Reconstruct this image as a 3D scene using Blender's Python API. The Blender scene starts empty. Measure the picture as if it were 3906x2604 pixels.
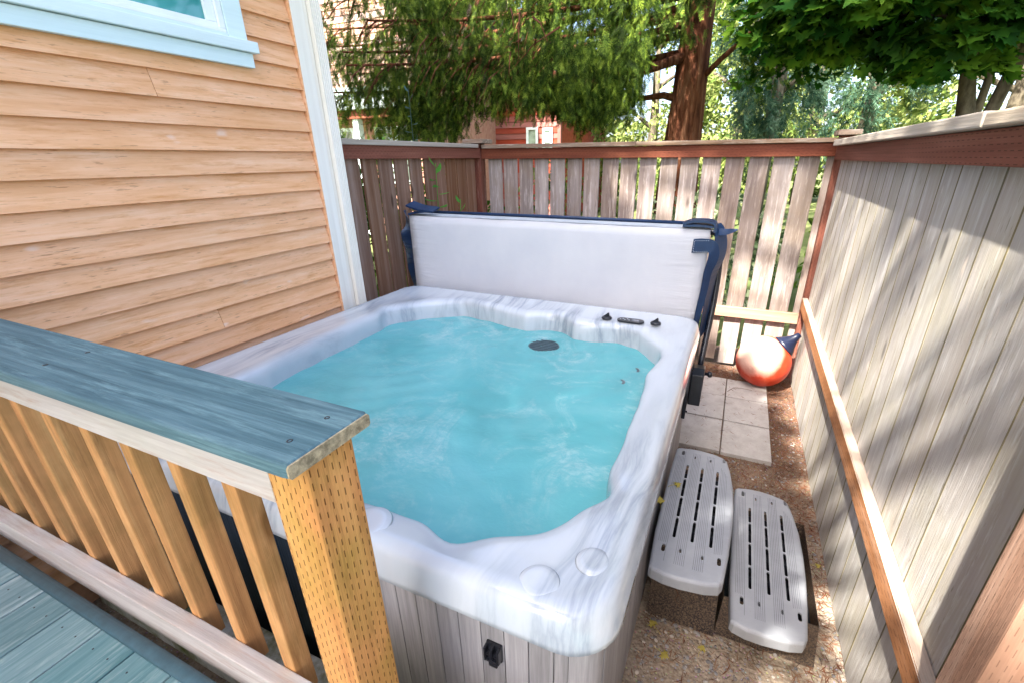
import bpy, bmesh, math, random
import numpy as np
from mathutils import Matrix, Vector

# ------------------------------------------------------------------ camera, world, sun
sc = bpy.context.scene
COL = sc.collection
cam_d = bpy.data.cameras.new("camera"); cam = bpy.data.objects.new("camera", cam_d); COL.objects.link(cam)
sc.camera = cam
RM = ((0.9177620, 0.3970605, -0.0074802), (-0.1475684, 0.3584543, 0.9218102), (-0.3686957, 0.8448985, -0.3875693))
cam_d.sensor_width = 36.0; cam_d.lens = 15.914
cam_d.shift_x = -0.02336; cam_d.shift_y = 0.00708
cam_d.clip_start = 0.02; cam_d.clip_end = 500
r_, u_, f_ = RM
M = Matrix(((r_[0], u_[0], -f_[0], 0), (r_[1], u_[1], -f_[1], 0), (r_[2], u_[2], -f_[2], 1.75), (0, 0, 0, 1)))
cam.matrix_world = M

SUN = Vector((0.36, 1.0, -1.40)).normalized()       # direction the light travels
elev = math.asin(-SUN.z)
world = bpy.data.worlds.new("World"); sc.world = world; world.use_nodes = True
wt = world.node_tree; wt.nodes.clear()
sky = wt.nodes.new('ShaderNodeTexSky'); sky.sky_type = 'NISHITA'; sky.sun_disc = False
sky.sun_elevation = elev
sky.sun_rotation = math.atan2(-SUN.x, -SUN.y)
sky.air_density = 0.75; sky.dust_density = 4.0; sky.ozone_density = 0.4
bg = wt.nodes.new('ShaderNodeBackground'); bg.inputs['Strength'].default_value = 0.15
wo = wt.nodes.new('ShaderNodeOutputWorld')
wt.links.new(sky.outputs[0], bg.inputs[0]); wt.links.new(bg.outputs[0], wo.inputs[0])
sl = bpy.data.lights.new("sun", 'SUN'); sl.energy = 4.8; sl.angle = math.radians(0.53); sl.color = (1, .95, .86)
so = bpy.data.objects.new("sun", sl); COL.objects.link(so)
so.rotation_euler = SUN.to_track_quat('-Z', 'Y').to_euler(); so.location = (-2, -6, 12)
sc.view_settings.view_transform = 'Standard'; sc.view_settings.look = 'None'
sc.view_settings.gamma = 1; sc.view_settings.exposure = 2.52
sc.cycles.max_bounces = 8; sc.cycles.diffuse_bounces = 4; sc.cycles.transparent_max_bounces = 12
sc.cycles.sample_clamp_indirect = 6

rng = np.random.default_rng(7); random.seed(7)

# ------------------------------------------------------------------ node helpers
class N:
    def __init__(s, name):
        s.m = bpy.data.materials.new(name); s.m.use_nodes = True
        s.t = s.m.node_tree; s.t.nodes.clear()
        s.out = s.t.nodes.new('ShaderNodeOutputMaterial')
        s.b = s.t.nodes.new('ShaderNodeBsdfPrincipled')
        s.t.links.new(s.b.outputs[0], s.out.inputs[0])
        s._co = None
    def n(s, typ, **kw):
        nd = s.t.nodes.new(typ)
        for k, v in kw.items(): setattr(nd, k, v)
        return nd
    def put(s, sock, v):
        if isinstance(v, bpy.types.NodeSocket): s.t.links.new(v, sock)
        elif v is not None: sock.default_value = v
    def math(s, op, a, b=None, c=None, clamp=False):
        nd = s.n('ShaderNodeMath', operation=op, use_clamp=clamp)
        for i, v in enumerate((a, b, c)):
            if v is not None: s.put(nd.inputs[i], v)
        return nd.outputs[0]
    def co(s, scale=(1, 1, 1), island=True, rot=(0, 0, 0)):
        tc = s.n('ShaderNodeTexCoord'); v = tc.outputs['Object']
        if island:
            g = s.n('ShaderNodeNewGeometry')
            mul = s.n('ShaderNodeVectorMath', operation='SCALE'); 
            cmb = s.n('ShaderNodeCombineXYZ')
            for i in range(3): s.put(cmb.inputs[i], g.outputs['Random Per Island'])
            s.put(mul.inputs[0], cmb.outputs[0]); mul.inputs['Scale'].default_value = 37.0
            ad = s.n('ShaderNodeVectorMath', operation='ADD'); s.put(ad.inputs[0], v); s.put(ad.inputs[1], mul.outputs[0]); v = ad.outputs[0]
        mp = s.n('ShaderNodeMapping'); s.put(mp.inputs[0], v); mp.inputs['Scale'].default_value = scale; mp.inputs['Rotation'].default_value = rot
        return mp.outputs[0]
    def noise(s, vec, scale=5, detail=5, rough=.6, dist=0.0):
        nd = s.n('ShaderNodeTexNoise'); s.put(nd.inputs['Vector'], vec)
        nd.inputs['Scale'].default_value = scale; nd.inputs['Detail'].default_value = detail
        nd.inputs['Roughness'].default_value = rough; nd.inputs['Distortion'].default_value = dist
        return nd.outputs[0]
    def ramp(s, fac, stops, interp='LINEAR'):
        nd = s.n('ShaderNodeValToRGB'); cr = nd.color_ramp; cr.interpolation = interp
        while len(cr.elements) < len(stops): cr.elements.new(.5)
        for e, (p, c) in zip(cr.elements, stops):
            e.position = p
            if not hasattr(c, '__len__'): c = (c, c, c)
            e.color = (*c[:3], 1)
        s.put(nd.inputs[0], fac); return nd.outputs[0]
    def mix(s, fac, a, b, blend='MIX'):
        nd = s.n('ShaderNodeMix', data_type='RGBA', blend_type=blend)
        s.put(nd.inputs[0], fac)
        for i, v in ((6, a), (7, b)):
            if hasattr(v, '__len__') and not isinstance(v, bpy.types.NodeSocket): v = (*v[:3], 1)
            s.put(nd.inputs[i], v)
        return nd.outputs[2]
    def bump(s, h, strength=.3, dist=.01, prev=None):
        nd = s.n('ShaderNodeBump'); nd.inputs['Strength'].default_value = strength; nd.inputs['Distance'].default_value = dist
        s.put(nd.inputs['Height'], h)
        if prev is not None: s.put(nd.inputs['Normal'], prev)
        s.put(s.b.inputs['Normal'], nd.outputs[0]); return nd.outputs[0]
    def rand(s):
        g = s.n('ShaderNodeNewGeometry'); return g.outputs['Random Per Island']
    def sep(s, v):
        x = s.n('ShaderNodeSeparateXYZ'); s.put(x.inputs[0], v); return x.outputs
    def fin(s, col=None, rough=.6, spec=.3):
        s.put(s.b.inputs['Base Color'], (*col[:3], 1) if isinstance(col, tuple) else col)
        s.put(s.b.inputs['Roughness'], rough); s.b.inputs['Specular IOR Level'].default_value = spec
        return s.m

def grain_scale(axis, along=1.2, across=30):
    sc_ = [across] * 3; sc_['xyz'.index(axis)] = along; return tuple(sc_)

def wood(name, c1, c2, c3, axis, rough=.75, across=28, along=1.1, var=.25, stain=None, stain_amt=.5, incise=None, knots=True, bump=.35, spec=.2, contrast=(.3, .52, .72), streak=None, svar=.5, inc_amt=.85, inc_len=(.5, .22), inc_w=.11, top=None, speck=None):
    k = N(name)
    v = k.co(grain_scale(axis, along, across))
    n1 = k.noise(v, 1.0, 7, .62, .4)
    col = k.ramp(n1, [(contrast[0], c1), (contrast[1], c2), (contrast[2], c3)])
    vf = k.co(grain_scale(axis, 3.5, 160)); n2 = k.noise(vf, 1.0, 4, .7)
    col = k.mix(k.ramp(n2, [(.35, .0), (.75, .5)]), col, c1, 'MIX')
    if streak is not None:          # pale or dark worn streaks with a shape of their own
        vs = k.co(grain_scale(axis, 4.2, 42)); n3 = k.noise(vs, 1.0, 6, .72)
        col = k.mix(k.ramp(n3, [(.52, 0.0), (.68, .8)]), col, streak)
    # per board variation
    hs = k.n('ShaderNodeHueSaturation'); k.put(hs.inputs['Color'], col)
    k.put(hs.inputs['Value'], k.math('MULTIPLY_ADD', k.rand(), var * 2, 1 - var))
    rr = k.math('FRACT', k.math('MULTIPLY', k.rand(), 7.31)); k.put(hs.inputs['Saturation'], k.math('MULTIPLY_ADD', rr, svar, 1 - svar / 2))
    col = hs.outputs[0]
    if stain is not None:
        vb = k.co((1, 1, 1), island=True); nb = k.noise(vb, 3.2, 5, .65)
        col = k.mix(k.ramp(nb, [(.45, 0.0), (.75, stain_amt)]), col, stain)
    h = k.math('ADD', n1, k.math('MULTIPLY', n2, .6))
    if knots:
        vk = k.co(grain_scale(axis, 1.6, 5.5)); vo = k.n('ShaderNodeTexVoronoi'); k.put(vo.inputs['Vector'], vk); vo.inputs['Scale'].default_value = 1.0
        d = vo.outputs['Distance']
        kn = k.ramp(d, [(.045, 1.0), (.10, .0)])
        col = k.mix(k.math('MULTIPLY', kn, .75), col, tuple(x * .35 for x in c1))
    if speck is not None:    # short dark checks and flaked spots along the grain
        ns = k.noise(k.co(grain_scale(axis, 16, 130)), 1.0, 3, .6); nm = k.noise(k.co(grain_scale(axis, 1.5, 9)), 1.0, 4, .6)
        col = k.mix(k.math('MULTIPLY', k.ramp(ns, [(.60, 0.0), (.68, .7)]), k.ramp(nm, [(.42, 0.0), (.6, 1.0)])), col, speck)
        npz = k.noise(k.co(grain_scale(axis, 5, 14)), 1.0, 2, .5); col = k.mix(k.ramp(npz, [(.70, 0.0), (.76, .5)]), col, (.86, .70, .58))
    if incise:
        pu, pv = incise
        o = k.sep(k.co((1, 1, 1), island=False))
        ax = 'xyz'.index(axis); oth = [i for i in range(3) if i != ax]
        u = o[ax]; w = k.math('ADD', o[oth[0]], o[oth[1]])
        row = k.math('FLOOR', k.math('DIVIDE', w, pv)); fv = k.math('FRACT', k.math('DIVIDE', w, pv))
        wn_ = k.n('ShaderNodeTexWhiteNoise', noise_dimensions='1D'); k.put(wn_.inputs['W'], row); sh = k.math('MULTIPLY_ADD', row, .5, k.math('MULTIPLY', wn_.outputs[0], .3))
        fu = k.math('FRACT', k.math('ADD', k.math('DIVIDE', u, pu), sh))
        jit = k.noise(k.co((90, 90, 90), island=False), 1.0, 2, .5); wob = k.noise(k.co((9, 9, 9), island=False), 1.0, 2, .5); fu = k.math('FRACT', k.math('ADD', fu, k.math('MULTIPLY', wob, .8)))
        a = k.math('LESS_THAN', fu, k.math('MULTIPLY_ADD', jit, *inc_len))
        b = k.math('LESS_THAN', k.math('ABSOLUTE', k.math('SUBTRACT', fv, .5)), inc_w)
        sl_ = k.math('MULTIPLY', a, b)
        col = k.mix(k.math('MULTIPLY', sl_, inc_amt), col, tuple(x * .16 for x in c1))
        h = k.math('SUBTRACT', h, k.math('MULTIPLY', sl_, 2.2))
    if top is not None:      # upward faces bleached by weather
        g_ = k.n('ShaderNodeNewGeometry'); nz = k.sep(g_.outputs['True Normal'])[2]
        col = k.mix(k.ramp(nz, [(.6, 0.0), (.9, .75)]), col, k.mix(k.ramp(n2, [(.3, 0.0), (.7, 1.0)]), top, tuple(x * .75 for x in top)))
    k.bump(h, bump, .006)
    return k.fin(col, rough, spec)

def plain(name, col, rough=.5, spec=.4, nscale=14, namt=.18, bump=.08, metal=0.0):
    k = N(name); n = k.noise(k.co((1, 1, 1), island=False), nscale, 5, .65)
    c = k.mix(k.ramp(n, [(.35, 0.0), (.7, 1.0)]), tuple(x * (1 - namt) for x in col), tuple(min(1, x * (1 + namt)) for x in col))
    if bump: k.bump(n, bump, .004)
    k.b.inputs['Metallic'].default_value = metal
    return k.fin(c, rough, spec)

def leafmat(name, cols, trans=.35, rough=.6, lo=None, hi=None, clump=3.0, spec=.08):
    k = N(name); r = k.rand()
    st = [(i / (len(cols) - 1), c) for i, c in enumerate(cols)]
    col = k.ramp(r, st)
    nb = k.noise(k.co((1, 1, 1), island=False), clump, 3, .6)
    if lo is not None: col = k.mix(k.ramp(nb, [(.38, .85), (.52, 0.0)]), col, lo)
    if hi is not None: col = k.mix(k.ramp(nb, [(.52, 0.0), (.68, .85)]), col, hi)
    k.fin(col, rough, spec)
    tr = k.n('ShaderNodeBsdfTranslucent'); k.put(tr.inputs[0], col)
    mx = k.n('ShaderNodeMixShader'); mx.inputs[0].default_value = trans
    k.t.links.new(k.b.outputs[0], mx.inputs[1]); k.t.links.new(tr.outputs[0], mx.inputs[2]); k.t.links.new(mx.outputs[0], k.out.inputs[0])
    return k.m

# ------------------------------------------------------------------ object helpers
def tag(o, label=None, cat=None, group=None, kind=None):
    if label: o['label'] = label
    if cat: o['category'] = cat
    if group: o['group'] = group
    if kind: o['kind'] = kind
    return o
def empty(name, loc, label, cat, group=None):
    o = bpy.data.objects.new(name, None); COL.objects.link(o); o.location = loc; o.empty_display_size = .1
    return tag(o, label, cat, group)
def origin(p):
    v = Vector((0, 0, 0))
    while p is not None: v += Vector(p.location); p = p.parent
    return v

class MB:
    """collects shapes in world coordinates into one mesh"""
    def __init__(s): s.v = []; s.f = []; s.sm = []
    def add(s, vs, fs, smooth=False):
        o = len(s.v); s.v += [tuple(v) for v in vs]; s.f += [tuple(i + o for i in f) for f in fs]; s.sm += [smooth] * len(fs); return s
    def box(s, x0, x1, y0, y1, z0, z1, bev=.003, R=None, piv=None, jit=0):
        bm = bmesh.new(); bmesh.ops.create_cube(bm, size=1)
        for v in bm.verts:
            v.co = Vector((x0 + (v.co.x + .5) * (x1 - x0), y0 + (v.co.y + .5) * (y1 - y0), z0 + (v.co.z + .5) * (z1 - z0)))
            if jit: v.co += Vector([random.uniform(-jit, jit) for _ in range(3)])
        if bev: bmesh.ops.bevel(bm, geom=list(bm.edges), offset=bev, segments=2, affect='EDGES', profile=.6)
        s.bm(bm, R, piv, smooth=False); bm.free(); return s
    def bm(s, bm, R=None, piv=None, smooth=False):
        bm.verts.index_update(); pts = [v.co.copy() for v in bm.verts]
        if R is not None:
            pv = Vector(piv or (0, 0, 0)); pts = [R @ (p - pv) + pv for p in pts]
        s.add(pts, [[v.index for v in f.verts] for f in bm.faces], smooth)
    def prism(s, poly, z0, z1, bev=0.0, seg=3, axis='z', smooth=False):
        """poly in plane; axis z: (x,y); axis x: (y,z); axis y: (x,z)"""
        def P(a, b, h): return {'z': (a, b, h), 'x': (h, a, b), 'y': (a, h, b)}[axis]
        bm = bmesh.new(); vs = [bm.verts.new(P(a, b, z0)) for a, b in poly]; f = bm.faces.new(vs)
        r = bmesh.ops.extrude_face_region(bm, geom=[f]); nv = [g for g in r['geom'] if isinstance(g, bmesh.types.BMVert)]
        d = Vector(P(0, 0, z1 - z0))
        for v in nv: v.co += d
        bmesh.ops.recalc_face_normals(bm, faces=bm.faces)
        if bev: 
            eds = [e for e in bm.edges if len(e.link_faces) == 2 and e.calc_face_angle(0) > .6]
            bmesh.ops.bevel(bm, geom=eds, offset=bev, segments=seg, affect='EDGES', profile=.6)
        s.bm(bm, smooth=smooth); bm.free(); return s
    def tube(s, path, rad, seg=10, caps=True, smooth=True, wob=0, flat=None):
        path = [Vector(p) for p in path]; n = len(path)
        if not hasattr(rad, '__len__'): rad = [rad] * n
        vs = []; up = Vector((0, 0, 1)); prevx = None
        for i, p in enumerate(path):
            t = (path[min(i + 1, n - 1)] - path[max(i - 1, 0)]).normalized()
            if prevx is None:
                a = up if abs(t.dot(up)) < .9 else Vector((1, 0, 0)); x = t.cross(a).normalized()
            else: x = (prevx - t * prevx.dot(t)).normalized()
            y = t.cross(x); prevx = x
            for j in range(seg):
                an = 2 * math.pi * j / seg; rr = rad[i] * (1 + (random.uniform(-wob, wob) if wob else 0))
                vs.append(p + x * math.cos(an) * rr + y * math.sin(an) * rr * (flat or 1))
        fs = [(i * seg + j, i * seg + (j + 1) % seg, (i + 1) * seg + (j + 1) % seg, (i + 1) * seg + j) for i in range(n - 1) for j in range(seg)]
        if caps: fs += [tuple(range(seg))[::-1], tuple((n - 1) * seg + j for j in range(seg))]
        s.add(vs, fs, smooth); return s
    def lathe(s, prof, c, seg=24, ax=Vector((0, 0, 1)), smooth=True):
        q = Vector((0, 0, 1)).rotation_difference(Vector(ax)); c = Vector(c); vs = []
        for r, h in prof:
            for j in range(seg):
                a = 2 * math.pi * j / seg; vs.append(c + q @ Vector((r * math.cos(a), r * math.sin(a), h)))
        n = len(prof)
        fs = [(i * seg + j, i * seg + (j + 1) % seg, (i + 1) * seg + (j + 1) % seg, (i + 1) * seg + j) for i in range(n - 1) for j in range(seg)]
        fs += [tuple(range(seg))[::-1], tuple((n - 1) * seg + j for j in range(seg))]
        s.add(vs, fs, smooth); return s
    def build(s, name, mat, parent=None, loc=None):
        o_ = origin(parent) if parent is not None else Vector(loc or (0, 0, 0))
        me = bpy.data.meshes.new(name); me.from_pydata([(v[0] - o_.x, v[1] - o_.y, v[2] - o_.z) for v in s.v], [], s.f)
        me.polygons.foreach_set('use_smooth', s.sm); me.materials.append(mat); me.update()
        bm = bmesh.new(); bm.from_mesh(me); bmesh.ops.recalc_face_normals(bm, faces=bm.faces); bm.to_mesh(me); bm.free()
        o = bpy.data.objects.new(name, me); COL.objects.link(o)
        if parent is not None: o.parent = parent
        elif loc: o.location = loc
        return o

def np_mesh(name, V, F, mat, parent=None, smooth=False):
    """V (n,3), F (m,k) fast mesh"""
    V = np.asarray(V, dtype=np.float32); F = np.asarray(F, dtype=np.int32)
    if parent is not None: V = V - np.array(origin(parent), dtype=np.float32)
    me = bpy.data.meshes.new(name); k = F.shape[1]
    me.vertices.add(len(V)); me.vertices.foreach_set('co', V.ravel())
    me.loops.add(F.size); me.loops.foreach_set('vertex_index', F.ravel())
    me.polygons.add(len(F)); me.polygons.foreach_set('loop_start', np.arange(0, F.size, k, dtype=np.int32))
    me.polygons.foreach_set('loop_total', np.full(len(F), k, dtype=np.int32))
    me.update(calc_edges=True); me.validate(); me.materials.append(mat)
    if smooth: me.polygons.foreach_set('use_smooth', [True] * len(me.polygons))
    o = bpy.data.objects.new(name, me); COL.objects.link(o)
    if parent is not None: o.parent = parent
    return o

def basis(d, rng, roll=None):
    """rows: forward d, side, normal for each"""
    d = d / np.linalg.norm(d, axis=1, keepdims=True)
    a = rng.normal(size=d.shape) if roll is None else roll
    s = np.cross(d, a); s /= np.linalg.norm(s, axis=1, keepdims=True) + 1e-9
    return d, s, np.cross(d, s)
def stamp(T, TF, pos, d, s, n, size):
    """copy template T (x along d, y along s, z along n)"""
    P = pos[:, None, :] + size[:, None, None] * (T[None, :, 0:1] * d[:, None, :] + T[None, :, 1:2] * s[:, None, :] + T[None, :, 2:3] * n[:, None, :])
    k = len(T); F = TF[None] + (np.arange(len(pos)) * k)[:, None, None]
    return P.reshape(-1, 3), F.reshape(-1, TF.shape[1])

# leaf templates -------------------------------------------------
def t_oval():
    T = np.array([(0, 0, 0), (.3, .22, .05), (.65, .2, .04), (1, 0, -.05), (.65, -.2, .04), (.3, -.22, .05), (.5, 0, 0)], float)
    F = np.array([(0, 6, 1), (1, 6, 2), (2, 6, 3), (3, 6, 4), (4, 6, 5), (5, 6, 0)]); return T, F
def t_maple():
    r = [(.0, 0), (.18, .30), (-.02, .55), (.28, .46), (.45, .62), (.5, .32), (.75, .30), (.68, .14), (1.0, 0)]
    P = [(x, y) for x, y in r] + [(x, -y) for x, y in r[-2:0:-1]]
    T = np.array([(x, y, -.25 * abs(y) - .12 * x * x) for x, y in P] + [(.35, 0, .0)]); n = len(P)
    F = np.array([(i, (i + 1) % n, n) for i in range(n)]); return T, F
def t_cedar(seed=3):
    V = []; F = []
    rg = np.random.default_rng(seed)
    def tri(a, b, w):
        a = np.array(a); b = np.array(b); d = b - a; p = np.array((-d[1], d[0], 0)); p = p / (np.linalg.norm(p) + 1e-9) * w
        o = len(V); V.extend([a - p * .5, a + p * .5, b]); F.append((o, o + 1, o + 2))
    zz = lambda x: -.25 * x * x
    for i in range(4):
        x = i / 4; tri((x, 0, zz(x)), (x + .30, 0, zz(x + .28)), .030)
    for i in range(7):
        x = .08 + i * .125
        for sgn in (-1, 1):
            L = (.34 * (1 - x * .62)) * rg.uniform(.7, 1.15); an = math.radians(40 + rg.uniform(-8, 8))
            ex, ey = x + L * math.cos(an), sgn * L * math.sin(an); dz = zz(x); ez = dz - .2 * L
            tri((x, 0, dz), (ex, ey, ez), .040)
            for j in range(2):
                q = .30 + j * .32; mx, my, mz = x + (ex - x) * q, ey * q, dz + (ez - dz) * q
                for s2 in (-1, 1):
                    a2 = an + s2 * .65; l2 = L * .40 * (1 - q * .3)
                    tri((mx, my, mz), (mx + l2 * math.cos(a2), my + sgn * l2 * math.sin(a2), mz - .06 * L), .034)
    return np.array(V), np.array(F)
def t_needle():
    V = []; F = []; rg = np.random.default_rng(5)
    for i in range(16):
        a = rg.uniform(0, 2 * math.pi); t = rg.uniform(-.1, .6); L = rg.uniform(.3, .5)
        e = np.array((t + L * .8, L * .6 * math.cos(a), L * .6 * math.sin(a))); b = np.array((t, 0, 0))
        p = np.cross(e - b, (0.3, .5, .8)); p = p / np.linalg.norm(p) * .022
        o = len(V); V += [b - p, b + p, e]; F.append((o, o + 1, o + 2))
    return np.array(V), np.array(F)
OVAL, MAPLE, CEDAR, NEEDLE = t_oval(), t_maple(), t_cedar(), t_needle()

def blob_points(n, c, r, rg, clumps=40, clump_r=.28, shell=.5):
    """points gathered in clumps inside an ellipsoid: uneven outline, gaps"""
    u = rg.normal(size=(clumps, 3)); u /= np.linalg.norm(u, axis=1, keepdims=True)
    rad = rg.uniform(shell ** 3, 1, clumps) ** (1 / 3)
    cc = u * rad[:, None]
    idx = rg.integers(0, clumps, n); v = rg.normal(size=(n, 3)); v /= np.linalg.norm(v, axis=1, keepdims=True)
    sz = rg.uniform(.6, 1.4, clumps)[idx]
    p = cc[idx] + v * (rg.uniform(0, 1, n) ** .5 * clump_r * sz)[:, None]
    out = p / (np.linalg.norm(p, axis=1, keepdims=True) + 1e-6)
    return np.array(c) + p * np.array(r), out
def leaf_blob(name, c, r, n, size, tmpl, mat, parent, seed, droop=.5, clumps=40, clump_r=.28, shell=.5):
    rg = np.random.default_rng(seed); p, out = blob_points(n, c, r, rg, clumps, clump_r, shell)
    d = out + rg.normal(size=out.shape) * .7; d[:, 2] -= droop
    d, s, nn = basis(d, rg)
    V, F = stamp(tmpl[0], tmpl[1], p, d, s, nn, rg.uniform(.6, 1.3, n) * size)
    return np_mesh(name, V, F, mat, parent)

# ------------------------------------------------------------------ materials
M_ground = None
k = N('earth'); v = k.co((1, 1, 1), island=False)
n1 = k.noise(v, 2.2, 6, .65); n2 = k.noise(v, 55, 5, .7); 
vo = k.n('ShaderNodeTexVoronoi'); k.put(vo.inputs['Vector'], v); vo.inputs['Scale'].default_value = 75
c = k.ramp(n1, [(.3, (.23, .185, .14)), (.55, (.36, .295, .225)), (.8, (.47, .40, .315))])
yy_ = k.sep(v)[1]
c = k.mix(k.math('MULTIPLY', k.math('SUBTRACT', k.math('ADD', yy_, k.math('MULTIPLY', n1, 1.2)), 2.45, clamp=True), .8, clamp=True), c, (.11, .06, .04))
c = k.mix(k.ramp(n2, [(.42, 0.0), (.7, .7)]), c, (.13, .085, .06))
c = k.mix(k.ramp(vo.outputs['Distance'], [(.1, .6), (.3, 0.0)]), c, k.mix(.5, vo.outputs['Color'], (.33, .28, .24)))
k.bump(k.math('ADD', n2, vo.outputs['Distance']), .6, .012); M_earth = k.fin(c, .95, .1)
k = N('far_ground'); v = k.co((1, 1, 1), island=False)
c = k.ramp(k.noise(v, .6, 6, .7), [(.3, (.05, .08, .02)), (.55, (.12, .14, .05)), (.75, (.20, .16, .10))]); k.bump(k.noise(v, 20, 4, .7), .5, .02); M_far = k.fin(c, .95, .1)

M_siding = wood('siding_paint', (.71, .35, .16), (.84, .475, .27), (.88, .57, .37), 'y', across=26, along=2.2, var=.03, stain=(.70, .36, .16), stain_amt=.5, bump=.4, rough=.6, streak=(.62, .28, .10), knots=False, svar=.06, speck=(.36, .17, .07))
M_trim = wood('white_trim_paint', (.76, .70, .60), (.82, .77, .67), (.87, .82, .73), 'z', across=26, along=1.2, var=.04, knots=False, bump=.2, rough=.55)
M_trimy = wood('white_window_paint', (.62, .74, .74), (.68, .80, .80), (.74, .85, .85), 'y', across=26, along=1.2, var=.04, knots=False, bump=.2, rough=.5)
M_vinyl = plain('window_vinyl', (.78, .82, .82), .35, .4, 8, .04, .02)
M_picket = wood('weathered_picket', (.21, .165, .145), (.33, .275, .25), (.45, .40, .375), 'z', across=22, along=.9, var=.16, stain=(.24, .17, .10), stain_amt=.55, streak=(.60, .53, .49), rough=.85, spec=.1)
M_picketR = wood('grey_board', (.36, .325, .295), (.43, .40, .37), (.50, .475, .445), 'z', across=34, along=1.4, var=.12, speck=(.20, .17, .13), stain=(.34, .31, .20), stain_amt=.5, streak=(.60, .59, .57), rough=.85, spec=.1)
M_picketL = wood('brown_picket', (.14, .07, .04), (.24, .14, .095), (.36, .25, .19), 'z', across=24, along=.8, var=.2, stain=(.20, .10, .05), stain_amt=.5, rough=.85, spec=.1)
M_red = wood('stained_rail', (.13, .024, .006), (.20, .042, .011), (.27, .07, .02), 'x', across=22, var=.1, inc_amt=.45, inc_w=.09, incise=(.034, .017), rough=.7, spec=.15)
M_redy = wood('stained_rail_long', (.15, .036, .015), (.22, .062, .030), (.30, .10, .055), 'y', across=22, var=.1, inc_amt=.6, inc_w=.08, incise=(.036, .015), rough=.7, spec=.15)
M_redz = wood('stained_post', (.10, .025, .012), (.17, .042, .020), (.26, .09, .045), 'z', across=22, var=.1, inc_amt=.4, inc_w=.09, incise=(.04, .015), rough=.7, spec=.15, streak=(.26, .13, .09))
M_capx = wood('weathered_cap', (.16, .10, .065), (.28, .20, .14), (.42, .34, .27), 'x', across=24, var=.12, rough=.85, spec=.1, streak=(.5, .44, .37))
M_capy = wood('grey_cap', (.32, .26, .20), (.44, .38, .31), (.56, .50, .43), 'y', across=24, var=.12, rough=.85, spec=.1)
M_low = wood('tan_rail', (.26, .135, .08), (.35, .195, .125), (.44, .28, .20), 'y', top=(.46, .41, .35), inc_amt=.6, inc_w=.08, across=22, var=.1, incise=(.05, .016), rough=.75, spec=.15)
M_lowx = wood('pale_rail', (.30, .16, .09), (.40, .23, .14), (.48, .31, .20), 'x', across=22, var=.1, rough=.75, spec=.15)
M_yelz = wood('cedar_baluster', (.44, .17, .025), (.62, .27, .05), (.70, .37, .10), 'z', across=30, along=1.4, var=.14, stain=(.16, .11, .02), stain_amt=.55, streak=(.34, .13, .02), rough=.6, spec=.2)
M_yelp = wood('incised_post', (.50, .17, .015), (.66, .27, .03), (.74, .36, .06), 'z', across=20, var=.06, stain=(.26, .22, .02), stain_amt=.6, streak=(.36, .13, .01), inc_len=(.5, .26), inc_w=.085, inc_amt=.8, incise=(.025, .0128), rough=.65, spec=.2, bump=.5)
M_greyx = wood('grey_rail', (.38, .33, .30), (.54, .50, .46), (.66, .62, .58), 'x', across=22, var=.1, stain=(.42, .42, .32), stain_amt=.4, streak=(.40, .28, .22), rough=.8, spec=.15)
M_compx = wood('composite_cap', (.027, .080, .105), (.070, .16, .195), (.13, .245, .28), 'x', across=70, along=3.2, var=.03, knots=False, rough=.6, spec=.2, streak=(.14, .27, .30))
M_compy = wood('composite_deck', (.10, .195, .21), (.17, .28, .295), (.25, .36, .375), 'y', across=70, along=2.6, var=.10, knots=False, rough=.65, spec=.2, streak=(.36, .46, .46))
M_compe = plain('composite_core', (.34, .29, .19), .9, .1, 90, .45, .5)
M_edge = plain('nosing', (.05, .11, .14), .4, .4, 30, .2, .1)
M_post = wood('tan_post', (.20, .095, .055), (.29, .155, .095), (.38, .24, .17), 'z', across=22, var=.1, inc_amt=.4, inc_w=.07, incise=(.036, .012), rough=.75, spec=.15)
M_conc = N('concrete'); k = M_conc; v = k.co((1, 1, 1), island=True)
n1 = k.noise(v, 6, 6, .7); n2 = k.noise(v, 120, 4, .7)
c = k.ramp(n1, [(.3, (.30, .285, .265)), (.55, (.41, .39, .37)), (.75, (.49, .475, .455))]); c = k.mix(k.ramp(n2, [(.55, 0.0), (.75, .6)]), c, (.28, .23, .18))
hs = k.n('ShaderNodeHueSaturation'); k.put(hs.inputs['Color'], c); k.put(hs.inputs['Value'], k.math('MULTIPLY_ADD', k.rand(), .3, .85)); c = hs.outputs[0]
k.bump(n2, .35, .004); M_conc = k.fin(c, .9, .15)
k = N('mossy_concrete'); v = k.co((1, 1, 1), island=False); n1 = k.noise(v, 7, 6, .7)
c = k.ramp(n1, [(.3, (.10, .13, .03)), (.45, (.30, .30, .22)), (.6, (.55, .56, .54))]); k.bump(n1, .4, .01); M_moss = k.fin(c, .9, .1)

# marbled acrylic shell
k = N('marbled_acrylic'); v = k.co((1, 1, 1), island=False)
nd = k.noise(v, 1.3, 2, .5, .2)
sx = k.sep(v)
cmb = k.n('ShaderNodeCombineXYZ')
k.put(cmb.inputs[0], k.math('MULTIPLY_ADD', nd, .38, k.math('MULTIPLY', sx[0], 1.5)))
k.put(cmb.inputs[1], k.math('MULTIPLY', sx[1], .16)); k.put(cmb.inputs[2], k.math('MULTIPLY', sx[2], .3))
mp = k.n('ShaderNodeMapping'); k.put(mp.inputs[0], cmb.outputs[0]); mp.inputs['Rotation'].default_value = (0, 0, math.radians(14))
n1 = k.noise(mp.outputs[0], 5.2, 7, .60, .0)
a = k.math('ABSOLUTE', k.math('SUBTRACT', n1, .5))
vein = k.ramp(a, [(.0, .62), (.014, .48), (.05, .24), (.12, 0.0)])
msk = k.ramp(k.noise(v, 1.7, 3, .5), [(.42, 0.0), (.60, 1.0)])
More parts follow.
